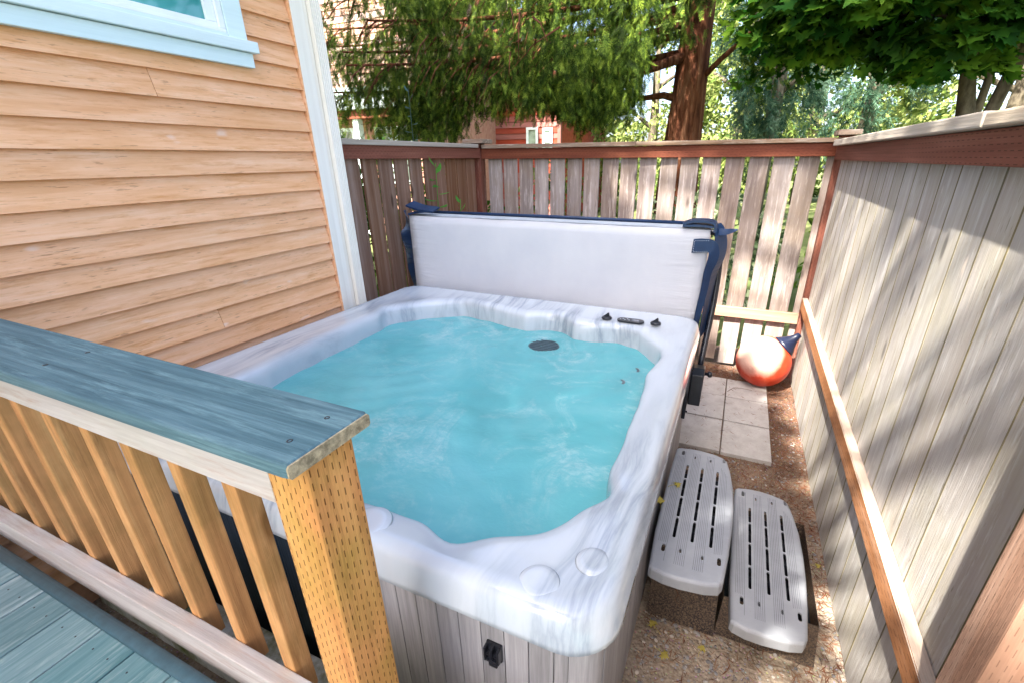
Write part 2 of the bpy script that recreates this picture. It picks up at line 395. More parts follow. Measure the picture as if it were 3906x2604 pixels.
vein = k.math('MULTIPLY', vein, k.math('MULTIPLY_ADD', msk, .85, .15))
c = k.mix(vein, (.49, .535, .575), (.09, .13, .18))
soft = k.noise(mp.outputs[0], 2.2, 4, .5); c = k.mix(k.ramp(soft, [(.46, 0.0), (.7, .55)]), c, (.40, .46, .54))
M_marble = k.fin(c, .07, .5); k.b.inputs['Coat Weight'].default_value = .3

# cabinet
k = N('cabinet_plank'); v = k.co((1, 1, 1), island=True); v2 = k.co((90, 90, 3), island=True)
n = k.noise(v2, 1, 5, .7); c = k.ramp(n, [(.3, (.23, .23, .24)), (.7, (.40, .395, .41))])
hs = k.n('ShaderNodeHueSaturation'); k.put(hs.inputs['Color'], c); k.put(hs.inputs['Value'], k.math('MULTIPLY_ADD', k.rand(), .35, .8)); c = hs.outputs[0]
k.bump(n, .35, .003); M_cab = k.fin(c, .6, .3)
M_cabdark = plain('cabinet_backing', (.035, .035, .04), .8, .1)
M_black = plain('black_plastic', (.012, .014, .02), .35, .45, 20, .3, .05)
M_grille = plain('grille_grey', (.035, .065, .08), .5, .4)
M_blackm = plain('black_steel', (.012, .014, .022), .25, .6, 8, .2, .02)
M_navy = N('navy_vinyl'); k = M_navy; v = k.co((1, 1, 1), island=False); n = k.noise(v, 90, 3, .6); n2 = k.noise(v, 6, 4, .6)
c = k.ramp(n2, [(.3, (.003, .016, .055)), (.7, (.007, .035, .10))]); k.bump(n, .25, .002); M_navy = k.fin(c, .42, .45)
M_stitch = plain('stitching', (.55, .6, .65), .7, .2)
k = N('cover_fabric'); v = k.co((1, 1, 1), island=False); n = k.noise(k.co((30, 30, 260), island=False), 1, 3, .6); n2 = k.noise(v, 3, 4, .6); n3 = k.noise(k.co((2.0, 2, 24), island=False), 1, 4, .6, .4)
c = k.ramp(n2, [(.3, (.49, .51, .56)), (.7, (.56, .575, .61))]); ed = k.sep(v)
e1 = k.ramp(k.math('ABSOLUTE', k.math('DIVIDE', ed[0], 1.04)), [(.72, 0.0), (.98, 1.0)])
h = k.math('ADD', k.math('MULTIPLY', n, .12), k.math('MULTIPLY', n3, k.math('MULTIPLY_ADD', e1, 1.6, .04)))
k.bump(h, .45, .015); M_fabric = k.fin(c, .8, .2)
M_side = plain('cover_side_vinyl', (.46, .50, .53), .6, .3, 12, .12, .1)

# water
k = N('turbid_water'); v = k.co((1, 1, 1), island=False)
n1 = k.noise(v, 2.2, 5, .6, .8); n2 = k.noise(v, 3.0, 9, .74, 1.0); nm_ = k.noise(v, 1.1, 2, .5); n3 = k.noise(k.co((1.0, 1.5, 1), island=False), 26, 6, .7, 1.0)
c = k.ramp(n1, [(.3, (.14, .49, .525)), (.5, (.17, .54, .575)), (.72, (.24, .60, .635))])
fo = k.math('MULTIPLY', k.math('MULTIPLY', k.ramp(n2, [(.50, 0.0), (.70, 1.0)]), k.ramp(nm_, [(.35, .15), (.62, 1.0)])), k.ramp(n3, [(.35, .1), (.65, .75)]))
c = k.mix(fo, c, (.80, .88, .90))
hgt = k.math('ADD', k.noise(v, 9, 5, .6, .6), k.math('MULTIPLY', n3, .35))
k.bump(hgt, .35, .012); k.fin(c, .06, .5)
tp = k.n('ShaderNodeBsdfTransparent'); tp.inputs[0].default_value = (.45, .92, .95, 1)
mx = k.n('ShaderNodeMixShader'); mx.inputs[0].default_value = .62
k.t.links.new(tp.outputs[0], mx.inputs[1]); k.t.links.new(k.b.outputs[0], mx.inputs[2]); k.t.links.new(mx.outputs[0], k.out.inputs[0]); M_water = k.m

# steps
k = N('step_plastic'); v = k.co((1, 1, 1), island=False); n = k.noise(v, 3.5, 5, .65); n2 = k.noise(v, 160, 3, .7)
c = k.ramp(n, [(.3, (.24, .255, .28)), (.7, (.33, .345, .37))]); c = k.mix(k.ramp(n2, [(.62, 0.0), (.74, .5)]), c, (.22, .15, .10))
k.bump(n2, .15, .002); M_step = k.fin(c, .5, .35)
k = N('dusty_black_plastic'); v = k.co((1, 1, 1), island=False); n = k.noise(v, 150, 4, .8); n2 = k.noise(v, 5, 4, .6)
c = k.mix(k.ramp(n, [(.45, 0.0), (.62, .9)]), (.05, .045, .05), (.34, .24, .16)); c = k.mix(k.ramp(n2, [(.4, 0.0), (.7, .5)]), c, (.22, .16, .11)); k.bump(n, .3, .003); M_stepb = k.fin(c, .8, .2)
M_groove = plain('groove_shadow', (.15, .16, .18), .8, .1)
# buoy
k = N('orange_vinyl'); v = k.co((1, 1, 1), island=False); n = k.noise(v, 5, 5, .6, .5); n2 = k.noise(v, 30, 4, .7)
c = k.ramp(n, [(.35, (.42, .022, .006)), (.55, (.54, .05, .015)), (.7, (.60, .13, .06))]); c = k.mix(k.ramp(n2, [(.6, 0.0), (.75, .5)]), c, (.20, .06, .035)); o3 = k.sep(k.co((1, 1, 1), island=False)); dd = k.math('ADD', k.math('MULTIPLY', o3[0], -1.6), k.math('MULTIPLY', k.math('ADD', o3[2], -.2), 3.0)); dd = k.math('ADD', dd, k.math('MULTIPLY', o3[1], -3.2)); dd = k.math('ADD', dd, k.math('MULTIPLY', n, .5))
c = k.mix(k.ramp(dd, [(.70, 0.0), (1.0, .8)]), c, (.72, .52, .42)); k.bump(n2, .12, .004); M_buoy = k.fin(c, .45, .4)  # pale patch paints the sun's highlight on the side facing it

M_bark = N('cedar_bark'); k = M_bark; v = k.co((14, 14, 1.6), island=False); n = k.noise(v, 1, 8, .7, .5)
c = k.ramp(n, [(.35, (.035, .015, .01)), (.5, (.14, .05, .025)), (.7, (.26, .13, .075))]); k.bump(n, 1.0, .05); M_bark = k.fin(c, .9, .1)
M_bark2 = N('grey_bark'); k = M_bark2; v = k.co((10, 10, 4), island=False); n = k.noise(v, 1, 6, .7)
c = k.ramp(n, [(.35, (.05, .04, .03)), (.7, (.20, .17, .12))]); k.bump(n, .6, .02); M_bark2 = k.fin(c, .9, .1)
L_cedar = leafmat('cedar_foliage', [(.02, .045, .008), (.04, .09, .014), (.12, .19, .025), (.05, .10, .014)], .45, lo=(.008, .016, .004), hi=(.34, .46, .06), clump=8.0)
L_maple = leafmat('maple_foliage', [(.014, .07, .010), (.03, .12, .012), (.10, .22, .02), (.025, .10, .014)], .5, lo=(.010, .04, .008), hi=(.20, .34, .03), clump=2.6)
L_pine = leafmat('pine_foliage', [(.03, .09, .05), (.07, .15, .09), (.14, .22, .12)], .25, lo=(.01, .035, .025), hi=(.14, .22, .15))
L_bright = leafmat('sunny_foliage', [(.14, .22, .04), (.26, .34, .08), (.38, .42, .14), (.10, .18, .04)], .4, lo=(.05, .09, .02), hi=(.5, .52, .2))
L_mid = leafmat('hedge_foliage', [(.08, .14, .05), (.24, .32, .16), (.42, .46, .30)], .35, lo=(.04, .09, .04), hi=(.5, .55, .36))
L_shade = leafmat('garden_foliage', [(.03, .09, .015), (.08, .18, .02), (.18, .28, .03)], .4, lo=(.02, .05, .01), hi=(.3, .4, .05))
L_blue = leafmat('bluish_leaf', [(.06, .13, .12), (.10, .18, .17), (.04, .10, .08)], .3)
L_dead = leafmat('fallen_leaf_yellow', [(.30, .26, .05), (.42, .34, .08), (.22, .24, .04)], .2)
M_needle = leafmat('needle_litter', [(.10, .035, .018), (.17, .065, .035), (.25, .14, .085), (.05, .022, .015)], .05, .9)
M_glass = N('window_glass'); k = M_glass; n = k.noise(k.co((1, 1, 1), island=False), 1.3, 3, .5); c = k.ramp(n, [(.35, (.03, .22, .22)), (.65, (.09, .38, .37))]); M_glass = k.fin(c, .04, .9)
M_curtain = plain('pale_blind', (.20, .45, .43), .7, .2, 5, .1)
# ================================================================== SETTING
MB().box(-60, 60, -60, 80, -.6, -.012, 0).build('ground', M_far); tag(bpy.data.objects['ground'], kind='structure')
# yard earth: gently uneven sheet
def sheet(name, x0, x1, y0, y1, nx, ny, z, amp, mat):
    rg = np.random.default_rng(2); X, Y = np.meshgrid(np.linspace(x0, x1, nx), np.linspace(y0, y1, ny))
    Z = z + amp * (np.sin(X * 5.1 + Y * 2.3) * .4 + np.sin(X * 11 - Y * 7) * .25 + rg.normal(size=X.shape) * .18)
    V = np.stack([X, Y, Z], -1).reshape(-1, 3); i = np.arange(nx * ny).reshape(ny, nx)
    F = np.stack([i[:-1, :-1], i[:-1, 1:], i[1:, 1:], i[1:, :-1]], -1).reshape(-1, 4)
    return np_mesh(name, V, F, mat, smooth=True)
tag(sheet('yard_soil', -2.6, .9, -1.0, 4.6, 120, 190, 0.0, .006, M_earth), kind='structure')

# ---------------- needle litter and gravel (stuff)
def litter():
    rg = np.random.default_rng(11); n = 26000
    y = rg.uniform(.9, 4.1, n); x = rg.uniform(-.12, .62, n)
    dens = np.clip(.14 + .5 * (y > 2.1) + .5 * (x > .42) + .4 * (y > 3.75), 0, 1)
    inpav = (x > -.2) & (x < .41) & (y > 2.66) & (y < 3.78); dens[inpav] *= .035
    keep = rg.uniform(0, 1, n) < dens; x, y, inpav = x[keep], y[keep], inpav[keep]; n = len(x)
    z = np.where(inpav, .036, .006) + rg.uniform(0, .007, n)
    a = rg.uniform(0, 2 * math.pi, n); d = np.stack([np.cos(a), np.sin(a), rg.normal(size=n) * .2], 1)
    T = np.array([(-.5, -.03, 0), (-.1, .03, .06), (.5, .0, 0), (.1, -.04, .03)], float); TF = np.array([(0, 3, 1), (1, 3, 2)])
    d, s, nn = basis(d, rg, roll=np.tile((0, 0, 1.), (n, 1)))
    V, F = stamp(T, TF, np.stack([x, y, z], 1), d, s, nn, rg.uniform(.012, .05, n))
    tag(np_mesh('needle_litter', V, F, M_needle), 'reddish brown cedar needles scattered over the soil along the fence', 'needle litter', kind='stuff')
litter()
def pebbles():
    rg = np.random.default_rng(12); n = 1500
    ico = bmesh.new(); bmesh.ops.create_icosphere(ico, subdivisions=1, radius=1); T = np.array([v.co for v in ico.verts]); ico.verts.index_update(); TF = np.array([[v.index for v in f.verts] for f in ico.faces]); ico.free()
    T = T * (1, .75, .5)
    x = rg.uniform(-.12, .6, n); y = .95 + rg.uniform(0, 1, n) ** 1.4 * 2.6
    ok = ~((x < .42) & (y > 2.63) & (y < 3.8)); x, y = x[ok], y[ok]; n = len(x)
    d = rg.normal(size=(n, 3)); d[:, 2] *= .2; d, s, nn = basis(d, rg, roll=np.tile((0, 0, 1.), (n, 1)))
    V, F = stamp(T, TF, np.stack([x, y, np.full(n, .004)], 1), d, s, nn, rg.uniform(.003, .011, n))
    k = N('pebble'); c = k.ramp(k.rand(), [(0, (.13, .13, .14)), (.4, (.30, .26, .22)), (.7, (.22, .23, .25)), (1, (.5, .44, .37))]); m = k.fin(c, .85, .2)
    tag(np_mesh('gravel', V, F, m, smooth=True), 'small grey and tan pebbles bedded in the soil beside the steps', 'gravel', kind='stuff')
pebbles()

# ---------------- pavers
rows = [(3.78, 3.445), (3.44, 3.072), (3.067, 2.66)]; cols = [(-.19, .106), (.112, .408)]
where = [['at the far end of the paving beside the cover lifter', 'at the far corner of the paving touching the orange buoy'],
         ['in the middle row, against the hot tub', 'in the middle row, on the fence side'],
         ['nearest the steps, against the hot tub', 'nearest the steps, on the fence side']]
for i, (ya, yb) in enumerate(rows):
    for j, (xa, xb) in enumerate(cols):
        m = MB(); o = .006
        dz = random.uniform(-.003, .003); m.box(xa, xb - .002, yb + .003, ya - .003, -.03, .03 + dz, .004, jit=.001)
        tag(m.build('paver', M_conc, loc=((xa + xb) / 2, (ya + yb) / 2, 0)), 'pale concrete paver ' + where[i][j], 'paver', 'concrete pavers between hot tub and fence')

# ================================================================== HOUSE
house = empty('house', (-2.3, 0, 0), 'salmon lap sided house wall with white corner trim beside the hot tub', 'house')
WX = -2.3
m = MB(); z = .168; lap = .1016; seams = {15: [1.08], 14: [1.33], 12: [.45], 10: [.7], 11: [1.6], 9: [1.34], 3: [1.33], 6: [.9], 18: [1.2], 5: [1.7]}
k0 = round((1.895 - .168) / lap); z0 = 1.895 - k0 * lap
for i in range(0, 56):
    zb = z0 + i * lap
    cuts = [-6.0, -3.2 - (i % 3) * .7] 
    if zb + lap / 2 > 1.95 and zb < 2.06: cuts += [1.33, .2]
    elif 1.49 < zb < 1.58: cuts += [1.34]
    elif .95 < zb < 1.05: cuts += [1.33]
    else: cuts += [-.9 + (i * 37 % 11) * .17]
    cuts += [2.075]
    if 2.25 < zb < 3.25: cuts = [c for c in cuts if c < .2] + [.27, 1.71, 2.075]
    cuts = sorted(cuts)
    for a, b in zip(cuts[:-1], cuts[1:]):
        if 2.25 < zb < 3.25 and a == .27: continue
        a += .0012; b -= .0012; t = .025
        n = max(2, int((b - a) / .25)); ys = [a + (b - a) * q / n for q in range(n + 1)]
        # lap board: thick lower edge, thin top tucked under the next
        vs = []; 
        for y in ys:
            w = .0008 * math.sin(y * 9 + i * 2.1)
            vs += [(WX + t + .003, y, zb + w), (WX + t + .002, y, zb + .004 + w), (WX + .002, y, zb + lap + .02), (WX - .008, y, zb + lap + .02), (WX - .008, y, zb + w)]
        fs = []
        for q in range(n):
            for e in range(5): fs.append((q * 5 + e, q * 5 + (e + 1) % 5, (q + 1) * 5 + (e + 1) % 5, (q + 1) * 5 + e))
        fs += [(0, 1, 2, 3, 4), tuple(n * 5 + e for e in (4, 3, 2, 1, 0))]
        m.add(vs, fs)
# opening for the window is covered by the trim; cut boards there
m.build('lap_siding', M_siding, house)
m = MB(); m.box(-9, WX - .012, -6, 2.1, 0, 5.85, 0); m.build('wall', plain('house_core', (.6, .33, .2), .8), house)
# corner boards
m = MB(); m.box(WX - .01, WX + .034, 2.0845, 2.165, .12, 5.8, .003); m.box(WX - .10, WX + .030, 2.168, 2.192, .12, 5.8, .003)
m.build('corner_trim', M_trim, house)
m = MB(); m.box(WX - .01, WX + .032, 2.0765, 2.0835, .12, 5.8, .001); m.build('painted_edge', M_siding, house)
# ribbed downspout
m = MB(); pts = []
x0, x1, y0, y1 = WX + .002, WX + .058, 2.196, 2.262
def ribbed(a, b, n=5, d=.005):
    out = []
    for q in range(n):
        t0, t1, t2, t3 = (q + .12) / n, (q + .32) / n, (q + .68) / n, (q + .88) / n
        out += [(t0, 0), (t1, d), (t2, d), (t3, 0)]
    return out
poly = [(x0, y0)] + [(x1 - d, y0 + t * (y1 - y0)) for t, d in ribbed(0, 1)] + [(x1, y1)] + [(x0, y1)]
poly.insert(1, (x1, y0))
m.prism(poly, .15, 5.7); m.build('downspout', M_trim, house)
# eave / roof
m = MB(); m.box(-9.4, WX + .06, -6.3, 2.5, 5.85, 5.97, .0); m.build('eave', M_trim, house)
m = MB(); m.prism([(-9.6, 5.975), (WX + .10, 5.975), (-5.8, 7.6)], -6.4, 2.6, axis='y'); m.build('roof', plain('shingle', (.07, .06, .06), .9, .1, 30, .4, .4), house)
# window
wn = MB()
WZ = WX + .016
wn.box(WZ, WZ + .022, .25, 1.700, 2.2705, 2.286, .002); wn.box(WZ, WZ + .022, 1.702, 1.795, 2.272, 3.30, .003); wn.box(WZ, WZ + .022, .16, .248, 2.272, 3.3, .003); wn.box(WZ, WZ + .026, .14, 1.82, 3.302, 3.42, .003)
win = wn.build('window', M_trimy, house)
m = MB(); m.box(WZ, WZ + .05, .10, 1.825, 2.222, 2.269, .004); m.box(WZ + .001, WZ + .03, .13, 1.80, 2.160, 2.2195, .003); m.build('sill', M_trimy, win)
m = MB(); fz = WZ - .006
for a in [(.25, 1.700, 2.2865, 2.301), (.25, 1.700, 3.2, 3.29)]: m.box(fz, fz + .024, a[0], a[1], a[2], a[3], .003)
for a in [(1.672, 1.700, 2.3015, 3.1995), (.25, .28, 2.3015, 3.1995)]: m.box(fz, fz + .024, a[0], a[1], a[2], a[3], .003)
for a in [(.281, 1.671, 2.302, 2.322)]: m.box(fz - .01, fz + .012, *a, .002)
for a in [(1.628, 1.671, 2.3225, 3.19), (.281, .32, 2.3225, 3.19), (.90, .94, 2.3225, 3.19)]: m.box(fz - .01, fz + .012, *a, .002)
m.build('frame', M_vinyl, win)
m = MB(); m.box(fz - .004, fz, .32, 1.628, 2.3225, 3.19, 0); m.build('glass', M_glass, win)

# ================================================================== FENCES
def fence(name, label): return empty(name, (0, 4.1, 0), label, 'fence')
fb = fence('wooden_fence', 'slatted fence behind the hot tub cover with gaps between greyed pickets and red top rail')
m = MB()
L = [-2.27, -2.107, -1.948, -1.793, -1.635, -1.472, -1.315, -1.148, -.986, -.828, -.658, -.498, -.328, -.159, .01, .179, .347, .524]
for i, x in enumerate(L):
    w = .137 if i < len(L) - 1 else .05
    if i == 15: w = .142
    m.box(x, x + w, 4.103 + random.uniform(0, .004), 4.121, .04 + random.uniform(-.02, .02), 1.775, .0025, jit=.003)
m.build('pickets', M_picket, fb)
m = MB(); m.box(-2.321, .566, 4.062, 4.0995, 1.745, 1.834, .003); m.build('top_rail', M_red, fb)
m = MB(); m.box(-2.30, -.86, 4.03, 4.165, 1.835, 1.868, .005, jit=.003); m.box(-.858, .60, 4.03, 4.165, 1.8345, 1.865, .005, jit=.003); m.build('cap_rail', M_capx, fb)
m = MB(); m.box(-2.321, .566, 4.062, 4.0995, .475, .562, .003); m.build('lower_rail', M_lowx, fb)
for (x0, x1, cx0, cx1) in [(-2.417, -2.323, -2.475, -2.268), (.568, .662, .545, .686)]:
    m = MB(); m.box(x0, x1, 4.045, 4.139, -.1, 1.879, .004); p = m.build('post', M_redz, fb)
    m = MB(); m.box(cx0, cx1, 4.045 - .055, 4.139 + .055, 1.88, 1.915, .005, jit=.002); m.build('post_cap', M_capx, p)
fl = empty('wooden_fence', (-2.36, 3.2, 0), 'shorter brown picket fence running from the house corner to the middle post', 'fence')
m = MB()
for i, y in enumerate([2.36, 2.538, 2.697, 2.864, 3.04, 3.215, 3.37, 3.53, 3.70, 3.86]):
    m.box(-2.378, -2.361 + random.uniform(0, .003), y, y + .138, .0 + random.uniform(-.02, .03), 1.775, .0025, jit=.004)
m.build('pickets', M_picketL, fl)
m = MB(); m.box(-2.3595, -2.322, 2.27, 4.043, 1.752, 1.838, .003); m.build('top_rail', M_redy, fl)
m = MB(); m.box(-2.43, -2.30, 2.27, 3.985, 1.839, 1.873, .005, jit=.003); m.build('cap_rail', M_capy, fl)
m = MB(); m.box(-2.3595, -2.322, 2.27, 4.043, .5, .589, .003); m.build('lower_rail', M_redy, fl)

fr = empty('wooden_fence', (.6, 2, 0), 'long grey solid board fence on the right beside the steps', 'fence')
m = MB(); y = 3.995; gaps = []
while y > -1.2:
    w = .138 + random.uniform(-.002, .003)
    m.box(.600, .621, y - w, y - .0006, .01 + random.uniform(-.01, .01), 1.77, .0007)
    gy = y - w - .0015; gw = random.uniform(.0022, .0042); gaps.append((gy, gw)); y -= w + .003
m.build('boards', M_picketR, fr)
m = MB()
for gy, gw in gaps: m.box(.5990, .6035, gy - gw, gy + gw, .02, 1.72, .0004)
m.build('gap_strip', wood('mossy_gap_shade', (.12, .10, .05), (.20, .17, .10), (.30, .26, .17), 'z', knots=False), fr)  # added strips paint mossy edges and dark gap shade over the joints
m = MB(); m.box(.560, .5985, .862, 4.043, 1.722, 1.809, .003); m.box(.560, .5985, -1.2, .768, 1.722, 1.809, .003); m.build('top_rail', M_redy, fr)
m = MB(); m.box(.528, .668, 1.62, 3.985, 1.8105, 1.848, .005, jit=.003); m.box(.528, .668, -1.2, 1.617, 1.8105, 1.847, .005, jit=.003); m.build('cap_rail', M_capy, fr)
# lower rail drops slightly towards the viewer
m = MB(); 
def slrail(ya, yb, za, zb):
    x0, x1, h = .560, .5985, .09
    vs = [(x0, ya, za), (x1, ya, za), (x1, ya, za + h), (x0, ya, za + h), (x0, yb, zb), (x1, yb, zb), (x1, yb, zb + h), (x0, yb, zb + h)]
    bm = bmesh.new(); v = [bm.verts.new(p) for p in vs]
    for f in [(0, 1, 2, 3), (7, 6, 5, 4), (0, 4, 5, 1), (1, 5, 6, 2), (2, 6, 7, 3), (3, 7, 4, 0)]: bm.faces.new([v[i] for i in f])
    bmesh.ops.recalc_face_normals(bm, faces=bm.faces); bmesh.ops.bevel(bm, geom=list(bm.edges), offset=.003, segments=2, affect='EDGES'); m.bm(bm); bm.free()
slrail(4.04, .862, .617, .497); slrail(.768, -1.2, .497, .44)
m.build('lower_rail', M_low, fr)
m = MB(); m.box(.505, .5985, .77, .860, -.1, 1.80, .004); m.build('post', M_post, fr)

# ================================================================== DECK AND RAILING
dk = MB(); DZ = .62; xs = -2.285
pitch = .1455; x = -1.52
while x > -2.25: x -= pitch
bx_ = x
m = MB()
while bx_ < .45:
    m.box(max(bx_ + .002, -2.28), bx_ + pitch - .003, -2.6, .288, DZ - .025, DZ, .003); bx_ += pitch
deck = m.build('deck', M_compy); tag(deck, kind='structure')
m = MB(); m.tube([(-2.28, .304, DZ - .010), (.45, .304, DZ - .010)], .019, 14); m.box(-2.28, .45, .289, .303, DZ - .14, DZ - .012, .002); m.build('deck_nosing', M_edge, deck)
m = MB()
for q in range(18):
    for yy in (.235, .255):
        m.lathe([(.0024, 0), (.0024, .0008), (.0015, .001)], (x + pitch * (q + .28 + .44 * (yy > .24)), .25, DZ - .0004), 8)
m.build('deck_screws', M_black, deck)
m = MB(); 
for xx in (-2.2, -1.4, -.5, .35): m.box(xx - .045, xx + .045, .18, .27, -.1, DZ - .026, .003)
m.box(-2.28, .45, .12, .16, DZ - .18, DZ - .026, .002); m.build('deck_joists', M_low, deck)
kb = MB().box(-2.28, -.62, .515, .60, -.05, .27, .008, jit=.002).build('curb', M_moss); tag(kb, 'moss stained concrete curb under the deck railing', 'curb')

rl = empty('deck_railing', (-.55, .39, DZ), 'deck railing with teal composite cap and incised yellow post', 'railing')
def rot_box(m, *a, ang=0, piv=(0, 0, 0), bev=.003):
    m.box(*a, bev, R=Matrix.Rotation(ang, 3, 'Z'), piv=piv); return m
m = MB(); 
poly = [(-2.28, .298), (-.505, .312), (-.492, .314), (-.4905, .458), (-.497, .462), (-2.28, .459)]
m.prism(poly, 1.360, 1.386, .006, 3); cap = m.build('cap_board', M_compx, rl)
m = MB(); m.prism([(.3145, 1.3625), (.4575, 1.3625), (.4605, 1.3665), (.4605, 1.3800), (.4575, 1.3838), (.3145, 1.3838), (.3115, 1.380), (.3115, 1.3665)], -.4915, -.4885, 0, axis='x'); m.build('cap_end', M_compe, rl)
for xx in (-.535, -1.2, -1.85):
    for yy in (.355, .422): m = MB(); m.lathe([(.0045, 0), (.0045, .0010), (.0028, .0012), (.0026, .0004)], (xx, yy, 1.3856), 10); m.build('cap_screw', M_black, rl)
m = MB(); m.box(-2.28, -.598, .350, .3885, 1.256, 1.3585, .003); m.build('top_rail', M_greyx, rl)
m = MB(); m.box(-2.28, -.598, .350, .3885, .59, .679, .003); m.build('bottom_rail', M_greyx, rl)
for xx in [-.810, -.976, -1.144, -1.300, -1.467, -1.622, -1.780, -1.940, -2.10, -2.25]:
    m = MB(); m.box(xx - .001, xx + .0375, .3895, .431, .59 + random.uniform(-.008, .005), 1.355, .004, jit=.001); m.build('baluster', M_yelz, rl)
m = MB(); m.box(-.596, -.507, .348, .437, -.05, 1.3585, .005); m.build('post', M_yelp, rl)

# ================================================================== HOT TUB
tub = empty('hot_tub', (-1.155, 1.64, 0), 'square hot tub with grey marbled white shell and brown grey plank cabinet', 'hot tub')
CX, CY = -1.1, 1.6
HX0, HX1, HY0, HY1 = -2.205, -.102, .585, 2.700
Tpts = [(-1.906, 1.247), (-1.935, 1.521), (-1.937, 1.725), (-1.945, 1.855), (-1.945, 2.038), (-1.985, 2.128), (-1.972, 2.16), (-1.868, 2.30), (-1.615, 2.492), (-1.485, 2.472), (-1.245, 2.412), (-1.109, 2.385), (-.985, 2.450), (-.885, 2.458), (-.785, 2.362), (-.665, 2.37), (-.530, 2.412), (-.405, 2.365), (-.335, 2.265), (-.268, 2.18), (-.250, 2.08), (-.265, 1.97), (-.282, 1.874), (-.267, 1.774), (-.263, 1.671), (-.258, 1.51), (-.257, 1.403), (-.251, 1.249), (-.257, 1.146), (-.236, 1.085), (-.218, 1.045), (-.240, 1.003), (-.281, .951), (-.309, .882), (-.349, .828), (-.398, .798), (-.458, .772), (-.481, .753), (-.524, .716), (-.554, .703), (-.595, .714), (-.626, .735), (-.654, .741), (-.784, .742), (-.85, .74), (-1.0, .735), (-1.2, .745), (-1.35, .74), (-1.5, .71), (-1.62, .72), (-1.78, .82), (-1.88, .93), (-1.93, 1.03), (-1.905, 1.12)]
tp_ = np.array(Tpts) - (CX, CY); ta = np.arctan2(tp_[:, 1], tp_[:, 0]); tr = np.hypot(tp_[:, 0], tp_[:, 1]); o_ = np.argsort(ta); ta, tr = ta[o_], tr[o_]
NA = 420; ang = np.linspace(-math.pi, math.pi, NA, endpoint=False)
Tr = np.interp(ang, np.r_[ta - 2 * math.pi, ta, ta + 2 * math.pi], np.r_[tr, tr, tr])
for _ in range(3): Tr = (np.roll(Tr, 1) + 2 * Tr + np.roll(Tr, -1)) / 4
Tsm = Tr.copy()
for _ in range(60): Tsm = (np.roll(Tsm, 1) + 2 * Tsm + np.roll(Tsm, -1)) / 4
dirs = np.stack([np.cos(ang), np.sin(ang)], 1)
def sq_r(inset, rc):
    hx, hy = (HX1 - HX0) / 2 - inset, (HY1 - HY0) / 2 - inset; mx, my = (HX0 + HX1) / 2, (HY0 + HY1) / 2
    lo = np.zeros(NA); hi = np.full(NA, 3.0)
    for _ in range(40):
        md = (lo + hi) / 2; px = CX + dirs[:, 0] * md - mx; py = CY + dirs[:, 1] * md - my
        qx = np.abs(px) - hx + rc; qy = np.abs(py) - hy + rc
        sd = np.minimum(np.maximum(qx, qy), 0) + np.hypot(np.maximum(qx, 0), np.maximum(qy, 0)) - rc
        hi = np.where(sd > 0, md, hi); lo = np.where(sd > 0, lo, md)
    return lo
rings = []
def ring(r, z): rings.append((r, np.broadcast_to(z, (NA,)).astype(float)))
ring(sq_r(.03, .10), .798); ring(sq_r(.004, .12), .797); ring(sq_r(.0, .12), .801); ring(sq_r(.002, .12), .815); ring(sq_r(.010, .12), .846); ring(sq_r(.017, .117), .868); ring(sq_r(.022, .115), .877); ring(sq_r(.032, .11), .8845); ring(sq_r(.05, .10), .887)
O5 = sq_r(.06, .10)
back = np.clip((dirs[:, 1] - .5) * 3, 0, 1)              # rim lies a little lower along the control side
for q in np.linspace(0, 1, 7):
    inn = Tr + np.minimum(.045, (O5 - Tr) * .6); r = O5 + (inn - O5) * q
    # shallow basin relief in wide rim areas
    wide = np.clip((O5 - Tr) - .12, 0, .5)
    ring(r, .887 - .010 * q - .05 * wide * math.sin(math.pi * q))
ring(Tr + .028, .872); ring(Tr + .014, .866); ring(Tr + .005, .857); ring(Tr, .845); ring(Tr - .004, .82); ring(Tr - .008, .79); ring(Tr * .3 + Tsm * .7 - .015, .70); ring(Tsm - .06, .56); ring(Tsm - .10, .50); ring(Tsm * .62, .48); ring(Tsm * .55, .30); ring(Tsm * .50, .18); ring(Tsm * .02, .16)
V = []; 
for r, z in rings:
    V.append(np.stack([CX + dirs[:, 0] * r, CY + dirs[:, 1] * r, z], 1))
V = np.concatenate(V); nr = len(rings); F = []
i = np.arange(NA); j = (i + 1) % NA
for q in range(nr - 1): F.append(np.stack([q * NA + i, q * NA + j, (q + 1) * NA + j, (q + 1) * NA + i], 1))
np_mesh('shell', V, np.concatenate(F), M_marble, tub, smooth=True)
# raised round caps moulded on the rim
for cx_, cy_, rr in [(-.289, .668, .040), (-.192, .768, .036), (-.765, .660, .050)]:
    m = MB(); m.lathe([(rr * 1.2, -.003), (rr * 1.12, .0006), (rr * 1.02, .0016), (rr * .93, .0034), (rr * .84, .0044), (rr * .6, .0042), (rr * .2, .0036)], (cx_, cy_, .884), 32); m.build('round_cap', M_marble, tub)
